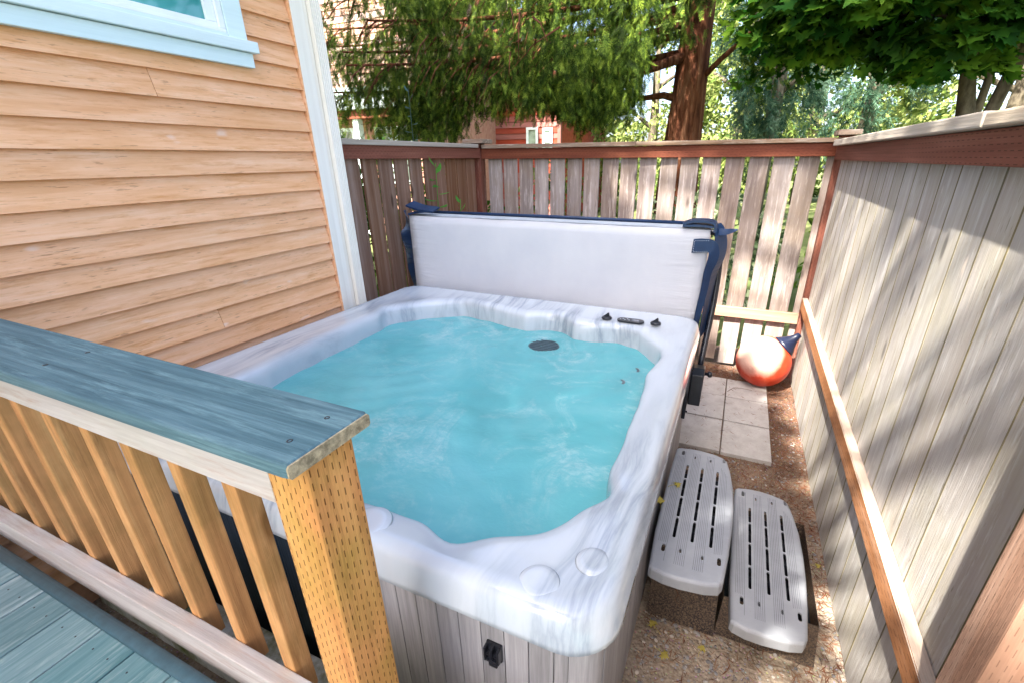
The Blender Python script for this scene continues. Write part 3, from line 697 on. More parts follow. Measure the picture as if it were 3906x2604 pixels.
# cabinet planks
M_cabshade = wood('shaded_plank', (.012, .022, .035), (.022, .036, .052), (.035, .05, .07), 'z', across=60, knots=False, rough=.6)  # same cabinet planks, shade behind the railing painted in as dark blue
m = MB(); m.box(-2.145, -.162, .662, .680, .02, .795, 0); m.box(-2.145, -.162, 2.63, 2.648, .02, .795, 0); m.box(-2.145, -2.127, .6805, 2.6295, .02, .795, 0); m.box(-.180, -.162, .6805, 2.6295, .02, .795, 0); m.build('cabinet_backing', M_cabdark, tub)
m = MB()
def planks(p0, p1, face, sign, n_off):
    t = p0; 
    while t < p1 - .005:
        e = min(t + .0645, p1)
        if face == 'y': m.box(t + .0008, e - .0012, n_off, n_off + .02, .03, .797, .0016)
        else: m.box(n_off - .02, n_off, t + .0008, e - .0012, .03, .797, .0016)
        t = e
g0 = -.692 - .0645 * 21
planks(-.7565, -.205, 'y', 1, .64)
planks(.72, 2.60, 'x', 1, -.140)
m.build('cabinet_panel', M_cab, tub)
m = MB(); planks(g0 if g0 > -2.15 else g0 + .0645, -.7565, 'y', 1, .64); dp = m.build('cabinet_panel', M_cabshade, tub); dp['label'] = 'cabinet planks behind the deck railing with shade painted dark blue'
m = MB()                                                     # rounded corner trims
for (ax, ay, a0) in [(-.205, .705, -90), ]:
    st = 7; vs = []
    for q in range(st + 1):
        a = math.radians(a0 + 90 * q / st); vs.append((ax + .0645 * math.cos(a), ay + .0645 * math.sin(a)))
    for q in range(st): 
        if q in (2, 4): continue
    inn_ = [(ax + .045 * math.cos(math.radians(a0 + 90 * q / st)), ay + .045 * math.sin(math.radians(a0 + 90 * q / st))) for q in range(st, -1, -1)]
    m.prism(vs + inn_, .03, .797)
m.build('corner_panel', M_cab, tub)
M_zinc = plain('zinc', (.5, .52, .55), .35, .6, metal=.6)
for xx, zz in [(-.321, .772), (-1.0, .70), (-.93, .70), (-.90, .45), (-1.16, .772)]: m = MB(); m.lathe([(.0055, 0), (.0055, .002), (.003, .003)], (xx, .6405, zz), 10, ax=(0, -1, 0)); m.build('screw', M_zinc, tub)
# cover latch on the front panel
m = MB(); lx, lz = -.395, .632
m.box(lx - .021, lx + .021, .632, .6395, lz - .030, lz + .030, .002); m.box(lx - .021, lx - .015, .616, .632, lz - .018, lz + .028, .002); m.box(lx + .015, lx + .021, .616, .632, lz - .018, lz + .028, .002)
m.box(lx - .004, lx + .004, .614, .632, lz - .004, lz + .030, .002); m.box(lx - .015, lx + .015, .618, .632, lz + .002, lz + .007, .001); m.box(lx - .015, lx + .015, .618, .632, lz - .020, lz - .014, .001); m.box(lx - .012, lx + .012, .622, .6395, lz - .042, lz - .0302, .002)
m.build('cover_latch', M_black, tub)
# controls
def knob(x, y):
    m = MB(); m.lathe([(.030, 0), (.030, .008), (.024, .014), (.012, .015)], (x, y, .882), 24); kb_ = m.build('air_knob', M_black, tub)
    m = MB(); m.prism([(x - .018, .897), (x + .006, .9185), (x + .012, .9185), (x + .016, .897)], y - .006, y + .006, .002, axis='y'); m.build('knob_lever', M_black, kb_)
knob(-.622, 2.465); knob(-.342, 2.475)
def pill(x0, x1, y0, y1, n=10):
    r = (y1 - y0) / 2; cy = (y0 + y1) / 2
    return [(x1 - r + r * math.sin(math.pi * q / n), cy - r * math.cos(math.pi * q / n)) for q in range(n + 1)] + [(x0 + r - r * math.sin(math.pi * q / n), cy + r * math.cos(math.pi * q / n)) for q in range(n + 1)]
m = MB(); m.prism(pill(-.560, -.405, 2.435, 2.500), .881, .890, .002); cp = m.build('control_panel', M_black, tub)
m = MB(); m.box(-.476, -.432, 2.452, 2.484, .8895, .8912, .0005); m.build('display', plain('display_glass', (.16, .17, .19), .2, .6), cp)
m = MB()
for q in range(5): m.lathe([(.0052, 0), (.0052, .0012), (.003, .0014)], (-.540 + q * .0125, 2.468 + (q % 2) * .014 - .006, .8900), 10)
m.build('buttons', plain('button_print', (.45, .5, .55), .4), cp)
# filter grille and jets under the water
m = MB(); fc = Vector((-.912, 2.205, .7655))
m.lathe([(.090, -.02), (.090, .0), (.084, .0022), (.05, .0026), (.01, .0026)], fc, 32)
for q in range(-3, 4): m.box(fc.x - math.sqrt(max(.0, .08 ** 2 - (q * .022) ** 2)), fc.x + math.sqrt(max(0, .08 ** 2 - (q * .022) ** 2)), fc.y + q * .022 - .004, fc.y + q * .022 + .004, fc.z - .002, fc.z + .0045, .001)
m.build('filter_grille', M_grille, tub)
for c_ in [(-.372, 2.085, .748), (-.410, 1.93, .748)]:
    m = MB(); m.lathe([(.034, -.03), (.034, .004), (.026, .010), (.018, .0), (.014, -.008), (.004, -.008)], c_, 24, ax=(-.5, -.2, .8)); m.build('jet', plain('grey_jet', (.10, .13, .15), .3, .6), tub)
# water surface
wr = Tr + .01; nrw = 50
V = [(CX, CY, .765)]; rgw = np.random.default_rng(4)
F3 = []
q_ = np.linspace(0, 1, nrw + 1)[1:]
for q in q_:
    xx = CX + dirs[:, 0] * wr * q; yy = CY + dirs[:, 1] * wr * q
    zz = .765 + .0012 * np.sin(xx * 31 + yy * 13 + 2 * np.sin(yy * 9)) + .0010 * np.sin(yy * 43 - xx * 19 + 3 * np.sin(xx * 7)) + .003 * np.exp(-((xx + .912) ** 2 + (yy - 2.2) ** 2) / .03) * np.sin(np.hypot(xx + .912, yy - 2.2) * 90)
    V += list(zip(xx, yy, zz))
F3 = [(0, 1 + a, 1 + (a + 1) % NA) for a in range(NA)]; F4 = []
for q in range(nrw - 1):
    for a in range(NA): b = (a + 1) % NA; F4.append((1 + q * NA + a, 1 + (q + 1) * NA + a, 1 + (q + 1) * NA + b, 1 + q * NA + b))
me = bpy.data.meshes.new('water'); me.from_pydata([(a[0], a[1], a[2]) for a in V], [], F3 + F4); me.materials.append(M_water); me.polygons.foreach_set('use_smooth', [True] * len(me.polygons))
w_o = bpy.data.objects.new('water', me); COL.objects.link(w_o); tag(w_o, kind='structure')

# ================================================================== COVER
cv = empty('tub_cover', (-1.165, 2.76, .75), 'folded hot tub cover standing open with a pale grey fabric panel and navy straps', 'cover')
bm = bmesh.new()
def slab(x0, x1, y0, y1, z0, z1, bulge=.012, nx=30, nz=12, lean=.0):
    """padded slab with slightly bulged faces"""
    vs = {}; 
    bm = bmesh.new(); bmesh.ops.create_grid(bm, x_segments=nx, y_segments=nz, size=.5)
    P = []; 
    for v in bm.verts:
        u, w = v.co.x + .5, v.co.y + .5; P.append((v, u, w))
    e = .03
    for v, u, w in P:
        b = bulge * (1 - (2 * u - 1) ** 6) * (1 - (2 * w - 1) ** 6) + .0025 * math.sin(u * 23) * math.sin(w * 9 + u * 5)
        v.co = Vector((x0 + (x1 - x0) * u, y0 - b + lean * w, z0 + (z1 - z0) * w))
    r = bmesh.ops.extrude_face_region(bm, geom=list(bm.faces)); nv = [g for g in r['geom'] if isinstance(g, bmesh.types.BMVert)]
    for v in nv: v.co.y = y1 + lean * ((v.co.z - z0) / (z1 - z0))
    bmesh.ops.recalc_face_normals(bm, faces=bm.faces); return bm
m = MB(); b_ = slab(-2.205, -.135, 2.762, 2.80, .72, 1.372, .010); m.bm(b_, smooth=True); b_.free(); m.build('fabric_panel', M_fabric, cv)
m = MB(); b_ = slab(-2.20, -.14, 2.802, 2.925, .72, 1.374, .0); m.bm(b_); b_.free(); m.build('front_pad', M_side, cv)
m = MB(); b_ = slab(-2.19, -.15, 2.93, 3.0, .72, 1.385, .0); m.bm(b_); b_.free(); m.build('rear_pad', M_navy, cv)
m = MB(); m.tube([(-2.19, 2.93, 1.384), (-1.165, 2.925, 1.388), (-.16, 2.93, 1.384)], .009, 8); m.build('welt', M_navy, cv)
m = MB(); m.tube([(-2.203, 2.763, 1.3725), (-1.165, 2.763, 1.3745), (-.137, 2.763, 1.3725)], .0022, 6); m.build('seam', plain('grey_seam', (.25, .28, .32), .7), cv)
m = MB()
hp = [(-2.215, 2.83, .72), (-2.25, 2.80, .80)]
# left navy skirt flap: wavy sheet with thickness
def ribbon(pts, wv, th, mb):
    """pts centre line; wv width vectors"""
    pts = [Vector(p) for p in pts]; wv = [Vector(w) for w in wv]
    def cr(L):
        out = []
        for i in range(len(L) - 1):
            a, b, c, d = L[max(i - 1, 0)], L[i], L[i + 1], L[min(i + 2, len(L) - 1)]
            for q in range(4):
                t = q / 4; out.append(.5 * ((2 * b) + (c - a) * t + (2 * a - 5 * b + 4 * c - d) * t * t + (3 * b - a - 3 * c + d) * t ** 3))
        return out + [L[-1]]
    pts, wv = cr(pts), cr(wv); n = len(pts)
    vs = []
    for i in range(n):
        t = (pts[min(i + 1, n - 1)] - pts[max(i - 1, 0)]).normalized(); nn = t.cross(wv[i]).normalized() * th / 2
        for a, b in ((-.5, -1), (.5, -1), (.5, 1), (-.5, 1)): vs.append(pts[i] + wv[i] * a + nn * b)
    fs = [(i * 4 + e, i * 4 + (e + 1) % 4, (i + 1) * 4 + (e + 1) % 4, (i + 1) * 4 + e) for i in range(n - 1) for e in range(4)] + [(3, 2, 1, 0), tuple((n - 1) * 4 + e for e in range(4))]
    mb.add(vs, fs, False)
P = lambda x, y, z: (x, y, z)
zs = [.72, .80, .95, 1.10, 1.20, 1.235, 1.27, 1.31, 1.36, 1.40]
lx0 = [-2.300, -2.310, -2.335, -2.355, -2.372, -2.368, -2.335, -2.322, -2.315, -2.300]
m = MB(); pts = []; wv = []
for z_, xa in zip(zs, lx0):
    xb = -2.205 if z_ < 1.3 else -2.205 - (z_ - 1.3) * .75
    pts.append(((xa + xb) / 2, 2.83, z_)); wv.append((xb - xa, -.06 - .02 * math.sin(z_ * 25), 0))
ribbon(pts, wv, .006, m); m.build('side_flap', M_navy, cv)
def stitch(pts, mb, step=.011, r=.0009):
    pts = [Vector(p) for p in pts]
    for a, b in zip(pts[:-1], pts[1:]):
        d = b - a; n = max(1, int(d.length / step))
        for q in range(n): mb.tube([a + d * ((q + .2) / n), a + d * ((q + .8) / n)], r, 4)
m = MB(); stitch([(xa + .013, 2.853 + .006 * math.sin(z_ * 25), z_) for z_, xa in zip(zs, lx0)], m); m.build('stitching', M_stitch, cv)
# folded top strap, left
m = MB(); ribbon([(-2.20, 2.78, 1.452), (-2.15, 2.785, 1.437), (-2.10, 2.79, 1.424), (-2.04, 2.80, 1.418), (-2.00, 2.81, 1.412)], [(0, .10, .02)] * 5, .012, m)
ribbon([(-2.20, 2.795, 1.385), (-2.14, 2.80, 1.398), (-2.08, 2.80, 1.406), (-2.02, 2.81, 1.408)], [(0, .10, .01)] * 4, .014, m); m.build('top_strap', M_navy, cv)
m = MB(); ribbon([(-.285, 2.80, 1.398), (-.24, 2.80, 1.413), (-.18, 2.80, 1.417), (-.13, 2.80, 1.412), (-.112, 2.80, 1.398), (-.11, 2.80, 1.36)], [(0, .11, .0)] * 6, .014, m)
ribbon([(-.285, 2.79, 1.388), (-.2, 2.79, 1.394), (-.12, 2.79, 1.388)], [(0, .09, 0)] * 3, .012, m); m.build('top_strap', M_navy, cv)
# right handle strap flopping over the panel, and skirt
m = MB()
ribbon([(-.218, 2.742, 1.281), (-.17, 2.738, 1.287), (-.125, 2.735, 1.288), (-.105, 2.735, 1.272), (-.098, 2.74, 1.235), (-.105, 2.745, 1.19), (-.118, 2.75, 1.13), (-.125, 2.752, 1.02), (-.138, 2.752, .90), (-.148, 2.752, .76)],
       [(0.004, 0, .078), (0, 0, .078), (.018, 0, .07), (.045, .01, .045), (.055, .02, 0), (.05, .02, -.01), (.042, .02, 0), (.038, .02, 0), (.034, .02, 0), (.03, .02, 0)], .004, m)
hs_ = m.build('handle_strap', M_navy, cv)
m = MB(); stitch([(-.130, 2.731, 1.318), (-.210, 2.735, 1.312), (-.211, 2.735, 1.250), (-.130, 2.731, 1.257)], m); m.build('stitching', M_stitch, hs_)
m = MB()
ribbon([(-.105, 2.82, 1.40), (-.085, 2.82, 1.36), (-.070, 2.82, 1.28), (-.072, 2.83, 1.20), (-.092, 2.83, 1.10), (-.10, 2.83, .9), (-.105, 2.83, .72)], [(.03, .08, 0), (.05, .09, 0), (.06, .10, 0), (.055, .10, 0), (.04, .10, 0), (.03, .10, 0), (.03, .10, 0)], .005, m)
ribbon([(-.09, 2.80, 1.355), (-.05, 2.79, 1.362), (-.015, 2.78, 1.372), (.005, 2.775, 1.378)], [(0, .02, .035), (0, .02, .03), (0, .01, .018), (0, .01, .004)], .004, m)
m.build('side_flap', M_navy, cv)

# ================================================================== COVER LIFTER
lf = empty('cover_lifter', (-.08, 2.55, .5), 'black steel cover lifter arm bolted to the right side of the hot tub', 'cover lifter')
m = MB(); m.tube([(-.075, 2.93, 1.30), (-.068, 2.93, 1.22), (-.064, 2.92, 1.05), (-.066, 2.90, .90), (-.074, 2.86, .75), (-.082, 2.80, .62), (-.085, 2.72, .52)], .019, 14)
m.tube([(-.075, 2.93, 1.30), (-.12, 2.935, 1.335), (-.3, 2.99, 1.34), (-2.0, 2.99, 1.34)], .017, 12); m.build('arm', M_blackm, lf)
m = MB(); m.prism([(2.40, .36), (2.48, .40), (2.56, .44), (2.63, .50), (2.66, .56), (2.66, .66), (2.55, .72), (2.47, .66), (2.42, .52)], -.138, -.118, .003, axis='x')
m.prism([(2.47, .42), (2.53, .43), (2.62, .48), (2.66, .53), (2.66, .60), (2.56, .62), (2.50, .60)], -.117, -.050, .006, axis='x'); m.build('pivot_bracket', M_black, lf)
m = MB(); m.lathe([(.010, 0), (.010, .016), (.017, .020), (.019, .030), (.015, .040), (.005, .044)], (-.050, 2.63, .56), 16, ax=(1, 0, 0)); m.build('knob', M_black, lf)
for c_ in ((-.118, 2.42, .40), (-.118, 2.47, .64)): m = MB(); m.lathe([(.006, 0), (.006, .008), (.002, .009)], c_, 8, ax=(1, 0, 0)); m.build('bolt', M_blackm, lf)

# ================================================================== STEPS
st = empty('spa_steps', (.17, 1.65, 0), 'two tier grey plastic step unit with slotted treads beside the hot tub', 'steps')
def tread(dx, dy, z):
    o = [(-.114, 1.262), (-.122, 1.45), (-.122, 1.85), (-.116, 2.035), (-.104, 2.048), (-.05, 2.062), (.0, 2.064), (.06, 2.056), (.105, 2.040), (.122, 2.020), (.140, 1.935), (.155, 1.82), (.160, 1.69), (.158, 1.56), (.150, 1.42), (.138, 1.295), (.125, 1.268), (.08, 1.252), (.0, 1.242), (-.06, 1.242), (-.103, 1.252)]
    b = bmesh.new(); vs = [b.verts.new((x + dx, y + dy, z)) for x, y in o]; top = b.faces.new(vs)
    r = bmesh.ops.extrude_face_region(b, geom=[top]); nv = [g for g in r['geom'] if isinstance(g, bmesh.types.BMVert)]
    for v in nv: v.co.z -= .050
    bmesh.ops.recalc_face_normals(b, faces=b.faces)
    eds = [e for e in b.edges if all(abs(v.co.z - z) < 1e-5 for v in e.verts)]
    bmesh.ops.bevel(b, geom=eds, offset=.014, segments=4, affect='EDGES', profile=.5)
    # hollow underneath: remove the bottom
    bot = [f for f in b.faces if all(abs(v.co.z - (z - .05)) < 1e-5 for v in f.verts)]; bmesh.ops.delete(b, geom=bot, context='FACES')
    me = bpy.data.meshes.new('tread'); b.to_mesh(me); b.free()
    t = bpy.data.objects.new('tread', me); COL.objects.link(t)
    so_ = t.modifiers.new('s', 'SOLIDIFY'); so_.thickness = .006; so_.offset = -1
    # slots
    cm = MB()
    for sx in (-.049, .018, .085):
        sk = -.010 * (sx - .018) / .067
        segs = [1.425, 1.545, 1.675, 1.805, 1.915]
        for a, b2 in zip(segs[:-1], segs[1:]): cm.prism(pill_y(sx + dx, a + .003 + dy, b2 - .003 + dy, .0058), z - .03, z + .02)
    for sx, sy in ((-.080, 2.005), (.108, 2.012), (-.078, 1.362), (.118, 1.372)): cm.prism(pill_y(sx + dx, sy - .019 + dy, sy + .019 + dy, .0068), z - .03, z + .02)
    for sx, sy in ((-.022, 1.985), (.048, 1.985), (-.018, 1.370), (.060, 1.368)): cm.prism(pill_y(sx + dx, sy - .011 + dy, sy + .011 + dy, .004), z - .03, z + .02)
    c_ = cm.build('cutter', M_step); mod = t.modifiers.new('b', 'BOOLEAN'); mod.operation = 'DIFFERENCE'; mod.object = c_; mod.solver = 'EXACT'
    bpy.context.view_layer.update(); dg = bpy.context.evaluated_depsgraph_get()
    me2 = bpy.data.meshes.new_from_object(t.evaluated_get(dg)); bpy.data.objects.remove(t); bpy.data.objects.remove(c_)
    me2.transform(Matrix.Translation(-origin(st))); me2.materials.clear(); me2.materials.append(M_step)
    t = bpy.data.objects.new('tread', me2); COL.objects.link(t); t.parent = st
    # fine anti-slip grooves
    m = MB()
    for c0 in (-.108, -.083 , -.035, .032, .100):
        pass
    for gx in [-.101, -.0945, -.088, -.0815, -.075, -.0685, -.032, -.0255, -.019, -.0125, -.006, .0005, .033, .0395, .046, .0525, .059, .0655, .099, .1055, .112, .1185, .125]:
        ya, yb = 1.30, 2.02
        if gx > .095: ya, yb = 1.40 + (gx - .095) * .3, 1.955 - (gx - .095) * 2
        if gx < -.07: ya, yb = 1.39, 1.975
        ya2, yb2 = ya + dy, yb + dy
        m.box(gx + dx - .0007, gx + dx + .0007, ya2, yb2, z - .002, z + .0004, 0)
    m.build('grip_grooves', M_groove, t)
def pill_y(x, y0, y1, r, n=5):
    return [(x + r * math.cos(math.pi * q / n), y1 - r + r * math.sin(math.pi * q / n)) for q in range(n + 1)] + [(x - r * math.cos(math.pi * q / n), y0 + r - r * math.sin(math.pi * q / n)) for q in range(n + 1)]
tread(0, 0, .400); tread(.302, .058, .200)
m = MB()
def hull(x0, x1, y0, y1, z1, ins, x0t=None):
    vs = [(x0, y0, 0), (x1, y0, 0), (x1, y1, 0), (x0, y1, 0), (x0 + ins * .3, y0 + ins, z1), (x1 - ins * .3, y0 + ins, z1), (x1 - ins * .3, y1 - ins, z1), (x0 + ins * .3, y1 - ins, z1)]
    b = bmesh.new(); v = [b.verts.new(p) for p in vs]
    for f in [(4, 5, 1, 0), (5, 6, 2, 1), (6, 7, 3, 2), (7, 4, 0, 3)]: b.faces.new([v[i] for i in f])
    bmesh.ops.solidify(b, geom=list(b.faces), thickness=.006); m.bm(b); b.free()
hull(-.115, .150, 1.385, 1.96, .372, .05); hull(.152, .500, 1.400, 2.02, .172, .04)
m.build('riser', M_stepb, st)
m = MB(); m.box(-.10, .135, 1.44, 1.91, .30, .304, 0); m.box(.17, .48, 1.45, 1.97, .10, .104, 0); m.build('dark_slot_plate', M_black, st)  # black plates added inside, ribs blackened too, so the slots look shaded
for yy in (1.5, 1.62, 1.74, 1.86):
    m = MB(); m.box(-.09, .12, yy - .002, yy + .002, .306, .385, 0); m.build('inner_rib', M_black, st)
    m = MB(); m.box(.19, .46, yy + .056, yy + .060, .106, .188, 0); m.build('inner_rib', M_black, st)
m = MB(); m.prism([(.012, .22), (.03, .265), (.048, .22), (.045, .195), (.015, .195)], 1.392, 1.412, .0, axis='y'); m.build('socket_hole', M_black, st)

# ================================================================== BUOY
bc = Vector((.352, 3.80, .222)); bax = Vector((.60, .12, .66)).normalized(); br = .205
by = empty('buoy', (bc.x, bc.y, .02), 'orange round inflatable buoy with dark pointed end resting by the corner post', 'buoy')
m = MB(); prof = []
for q in range(1, 20):
    a = math.pi * q / 22; prof.append((br * math.sin(a), -br * math.cos(a)))
prof += [(.088, .195), (.070, .215)]
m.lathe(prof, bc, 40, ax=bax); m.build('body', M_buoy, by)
m = MB(); m.lathe([(.094, .188), (.078, .212), (.056, .240), (.038, .272), (.026, .300), (.020, .33), (.004, .334)], bc, 28, ax=bax)
m.build('tip', plain('dark_tip', (.006, .010, .03), .35, .5), by)

# ================================================================== LEAVES
def mleaf(name, pos, size, ang, tilt, label, group='yellowing maple leaves fallen round the steps', mat=L_dead):
    T, TF = MAPLE; rg = np.random.default_rng(int(abs(ang) * 97))
    d = np.array([[math.cos(ang), math.sin(ang), tilt]]); d, s, n = basis(d, rg, roll=np.array([[0, 0, 1.]]))
    Tn = T.copy(); Tn[:, 2] = -T[:, 2] * .8 + .05 * np.sin(T[:, 0] * 9 + T[:, 1] * 5)
    V, F = stamp(Tn, TF, np.array([pos], float), d, s, n, np.array([size])); o = np_mesh(name, V - np.array(pos), F, mat); o.location = pos
    m = MB(); q = Vector(d[0]); p = Vector((0, 0, 0)); m.tube([p, p - q * size * .5 + Vector((0, 0, .002)), p - q * size * 1.0 + Vector((.004, 0, .001))], .0009, 5)
    s_ = m.build('leaf_stalk', mat); s_.parent = o
    tag(o, label, 'leaf', group)
mleaf('fallen_leaf', (-.088, 1.735, .406), .035, .6, .15, 'yellow maple leaf lying on the upper step tread')
mleaf('fallen_leaf', (-.126, 1.60, .395), .035, 1.9, .9, 'green curled leaf wedged between upper step and hot tub')
mleaf('fallen_leaf', (-.068, 1.33, .012), .034, 2.4, .2, 'pale green leaf on the soil between step base and hot tub corner')
mleaf('fallen_leaf', (-.028, 1.235, .012), .036, -.4, .15, 'crumpled green leaf on bare soil, nearest to the viewer')
mleaf('fallen_leaf', (.11, 1.30, .012), .028, 1.2, .2, 'small yellowish leaf on the soil in front of the middle of the step base')
mleaf('fallen_leaf', (.56, 1.92, .012), .026, .2, .2, 'tan leaf on the litter between lower tread and grey fence')
def twig(pts, label, r=.0016):
    m = MB(); p0 = pts[0]; m.tube(pts, [r, r * .8, r * .5][:len(pts)] if len(pts) <= 3 else list(np.linspace(r, r * .4, len(pts))), 6); 
    m.tube([pts[1], (pts[1][0] + .02, pts[1][1] - .03, pts[1][2] + .002)], r * .5, 5)
    tag(m.build('twig', M_bark, loc=p0), label, 'twig', 'dry twigs on paving and steps')
twig([(.12, 3.52, .036), (.16, 3.60, .038), (.22, 3.62, .037), (.30, 3.61, .036)], 'curved brown twig on the far paver next to the buoy')
twig([(.44, 3.15, .01), (.50, 3.05, .014), (.56, 3.02, .01)], 'reddish twig in the needle litter beside the pavers')
twig([(-.02, 1.26, .345), (.0, 1.255, .31), (-.01, 1.25, .285), (.012, 1.245, .268)], 'thin pale root fibre hanging below the upper tread', .0012)
for i in range(3): pass

# ================================================================== PLANTS NEAR
def shoot(name, base, h, nleaf, size, label, cat, mat, lean=(0, 0), seed=0, spread=.0):
    rg = np.random.default_rng(seed); e = empty(name, base, label, cat)
    b = Vector(base); path = [b + Vector((lean[0] * t * t, lean[1] * t * t, h * t)) for t in np.linspace(0, 1, 8)]
    m = MB(); m.tube(path, list(np.linspace(.006, .002, 8)), 6); m.build('stem', mat, e)
    pos = []; dd = []
    for i in range(nleaf):
        t = .25 + .75 * (i + .5) / nleaf; p = b + Vector((lean[0] * t * t, lean[1] * t * t, h * t)); a = i * 2.4 + rg.uniform(-.4, .4)
        pos.append(p); dd.append((math.cos(a), math.sin(a), .15 - .3 * (1 - t) + (1.2 if i >= nleaf - 2 else 0)))
    pos = np.array([tuple(p) for p in pos]); d, s, n = basis(np.array(dd), rg, roll=np.tile((0, 0, 1.), (nleaf, 1)))
    T = OVAL[0] * (1, 1.2, 1); V, F = stamp(T, OVAL[1], pos, d, s, n, size * np.linspace(1.15, .6, nleaf)); np_mesh('leaves', V, F, mat, e)
    return e
L_fresh = leafmat('fresh_leaf', [(.06, .20, .03), (.11, .30, .05), (.07, .24, .04)], .4)
shoot('leafy_shoot', (-2.20, 3.10, 0), 1.72, 26, .15, 'young green leafy shoot growing up behind the hot tub cover', 'plant', L_fresh, lean=(.03, 0), seed=3)
shoot('leafy_shoot', (-2.06, 3.16, 0), 1.46, 18, .12, 'shorter leafy shoot just showing over the top edge of the cover', 'plant', L_fresh, lean=(.05, 0), seed=5)
shoot('leafy_branch', (-3.0, 3.95, 0), 2.36, 26, .12, 'upright shoot with round blue green leaves rising above the left fence', 'plant', L_blue, seed=8)
# ================================================================== TREES AND HOUSES BEYOND
def limb_tree(name, base, label, cat, group=None): return empty(name, base, label, cat, group)

# --- big cedar behind the back fence
cd = limb_tree('cedar_tree', (-.86, 7.0, 0), 'big cedar with reddish furrowed trunk and drooping sprays behind the back fence', 'tree')
m = MB(); pts = [(-.86, 7.0, -.1), (-.86, 7.0, 1.0), (-.86, 7.0, 1.8), (-.84, 7.0, 2.4), (-.83, 7.0, 3.2), (-.80, 7.0, 4.5), (-.8, 7.0, 7), (-.8, 7.0, 11)]
m.tube(pts, [.36, .28, .245, .21, .185, .16, .12, .03], 26, wob=.07); tk = m.build('trunk', M_bark, cd)
rg = np.random.default_rng(21); sp = []; sd = []; ssz = []
limbs = []
def limb(p0, p1, sag, r0, nsub=26, size=.24, vis=True):
    p0 = np.array(p0, float); p1 = np.array(p1, float); n = 12; P = []
    for q in range(n + 1):
        t = q / n; p = p0 + (p1 - p0) * t; p[2] -= sag * 4 * t * (1 - t) * .5; P.append(p)
    limbs.append((P, r0))
    ax = p1 - p0; L = np.linalg.norm(ax); ax /= L; side = np.cross(ax, (0, 0, 1)); side /= np.linalg.norm(side)
    for i in range(nsub):
        t = rg.uniform(.12, 1.0); k = t * n; a = int(min(k, n - 1)); p = P[a] + (P[a + 1] - P[a]) * (k - a)
        sl = rg.uniform(.25, .95) * (1 - .45 * t); sg = rg.choice([-1, 1])
        dv = side * sg * rg.uniform(.5, 1) + ax * rg.uniform(.2, .9) + np.array((0, 0, -rg.uniform(.1, .5)))
        dv /= np.linalg.norm(dv); m2 = int(4 + sl * 8)
        for j in range(m2):
            f = (j + 1) / m2; q = p + dv * sl * f + np.array((0, 0, -.35 * sl * f * f))
            d2 = dv * .6 + rg.normal(size=3) * .35 + np.array((0, 0, -.55 - .5 * f))
            sp.append(q + rg.normal(size=3) * .04); sd.append(d2); ssz.append(size * rg.uniform(.65, 1.25))
        if sl > .45: limbs.append(([p, p + dv * sl * .5 + np.array((0, 0, -.08 * sl)), p + dv * sl + np.array((0, 0, -.35 * sl))], .010))
for i in range(74):
    a = rg.uniform(0, 2 * math.pi); z = 2.5 + (i / 74) ** 1.1 * 6.0 + rg.uniform(-.15, .15)
    if i < 30: a = rg.uniform(math.pi * .85, math.pi * 1.75)       # towards the yard and the left
    L = rg.uniform(2.6, 4.4) * (1 - (z - 2.4) / 12)
    p0 = (-.83, 7.0, z); p1 = (-.83 + math.cos(a) * L, 7 + math.sin(a) * L * .75, z - rg.uniform(.1, .7) + .3)
    if p1[1] < 4.9 and p1[2] < 2.6: p1 = (p1[0], p1[1], 2.6)
    limb(p0, p1, rg.uniform(.1, .5), .030, nsub=34, size=.18)
# lower limbs seen from the yard
for p1, z in [((-2.5, 6.0, 2.80), 2.25), ((-3.6, 5.6, 2.75), 2.7), ((-4.8, 5.6, 2.85), 3.2), ((-5.6, 6.0, 2.9), 3.5), ((-2.0, 5.0, 2.85), 3.0), ((-3.0, 5.1, 3.0), 3.3), ((-4.2, 4.9, 3.2), 3.7), ((-1.2, 5.0, 2.9), 3.3), ((-.2, 5.2, 3.0), 3.2), ((.5, 6.0, 3.2), 2.9), ((-5.0, 4.8, 3.5), 4.1), ((-1.7, 6.1, 2.35), 2.25), ((-5.4, 5.4, 2.6), 3.0), ((-6.2, 6.0, 3.3), 3.6), ((-5.9, 6.2, 2.7), 3.0), ((-4.4, 4.7, 2.75), 3.3), ((-3.9, 6.0, 2.55), 2.6), ((-6.0, 5.6, 4.2), 4.6), ((-2.6, 4.8, 3.6), 3.9), ((-4.9, 5.2, 3.0), 3.4), ((-5.5, 5.7, 3.4), 3.8), ((-3.5, 5.0, 2.8), 3.2), ((-4.6, 6.2, 2.5), 2.9), ((-2.9, 6.4, 2.6), 2.7)]:
    limb((-.83, 7.0, z), p1, .25, .045, nsub=64, size=.17)
m = MB()
for P_, r0 in limbs:
    mid = np.array(P_[len(P_) // 2]); tipp = np.array(P_[-1]); bad = False
    for qq in (mid, tipp, (mid + tipp) / 2):
        a_ = qq[0] / qq[1]; z_ = (qq[2] - 1.75) / qq[1]
        if a_ > -.07 or (a_ > -.2 and qq[1] < 7.2): bad = True
        if z_ < np.interp(a_, [-1.1, -.70, -.62, -.585, -.40, -.33, -.25, -.2], [.045, .035, .04, .10, .095, .055, .09, .10]) + .01: bad = True
    if -.42 < mid[0] / mid[1] < -.12 and mid[2] < 4.0: continue
    if bad and mid[2] < 4.6: continue
    m.tube([tuple(p) for p in P_], list(np.linspace(r0, r0 * .25, len(P_))), 6)
m.tube([(-.84, 6.98, 2.42), (-1.15, 6.9, 2.50), (-1.62, 6.75, 2.44)], [.055, .042, .02], 8, wob=.1)
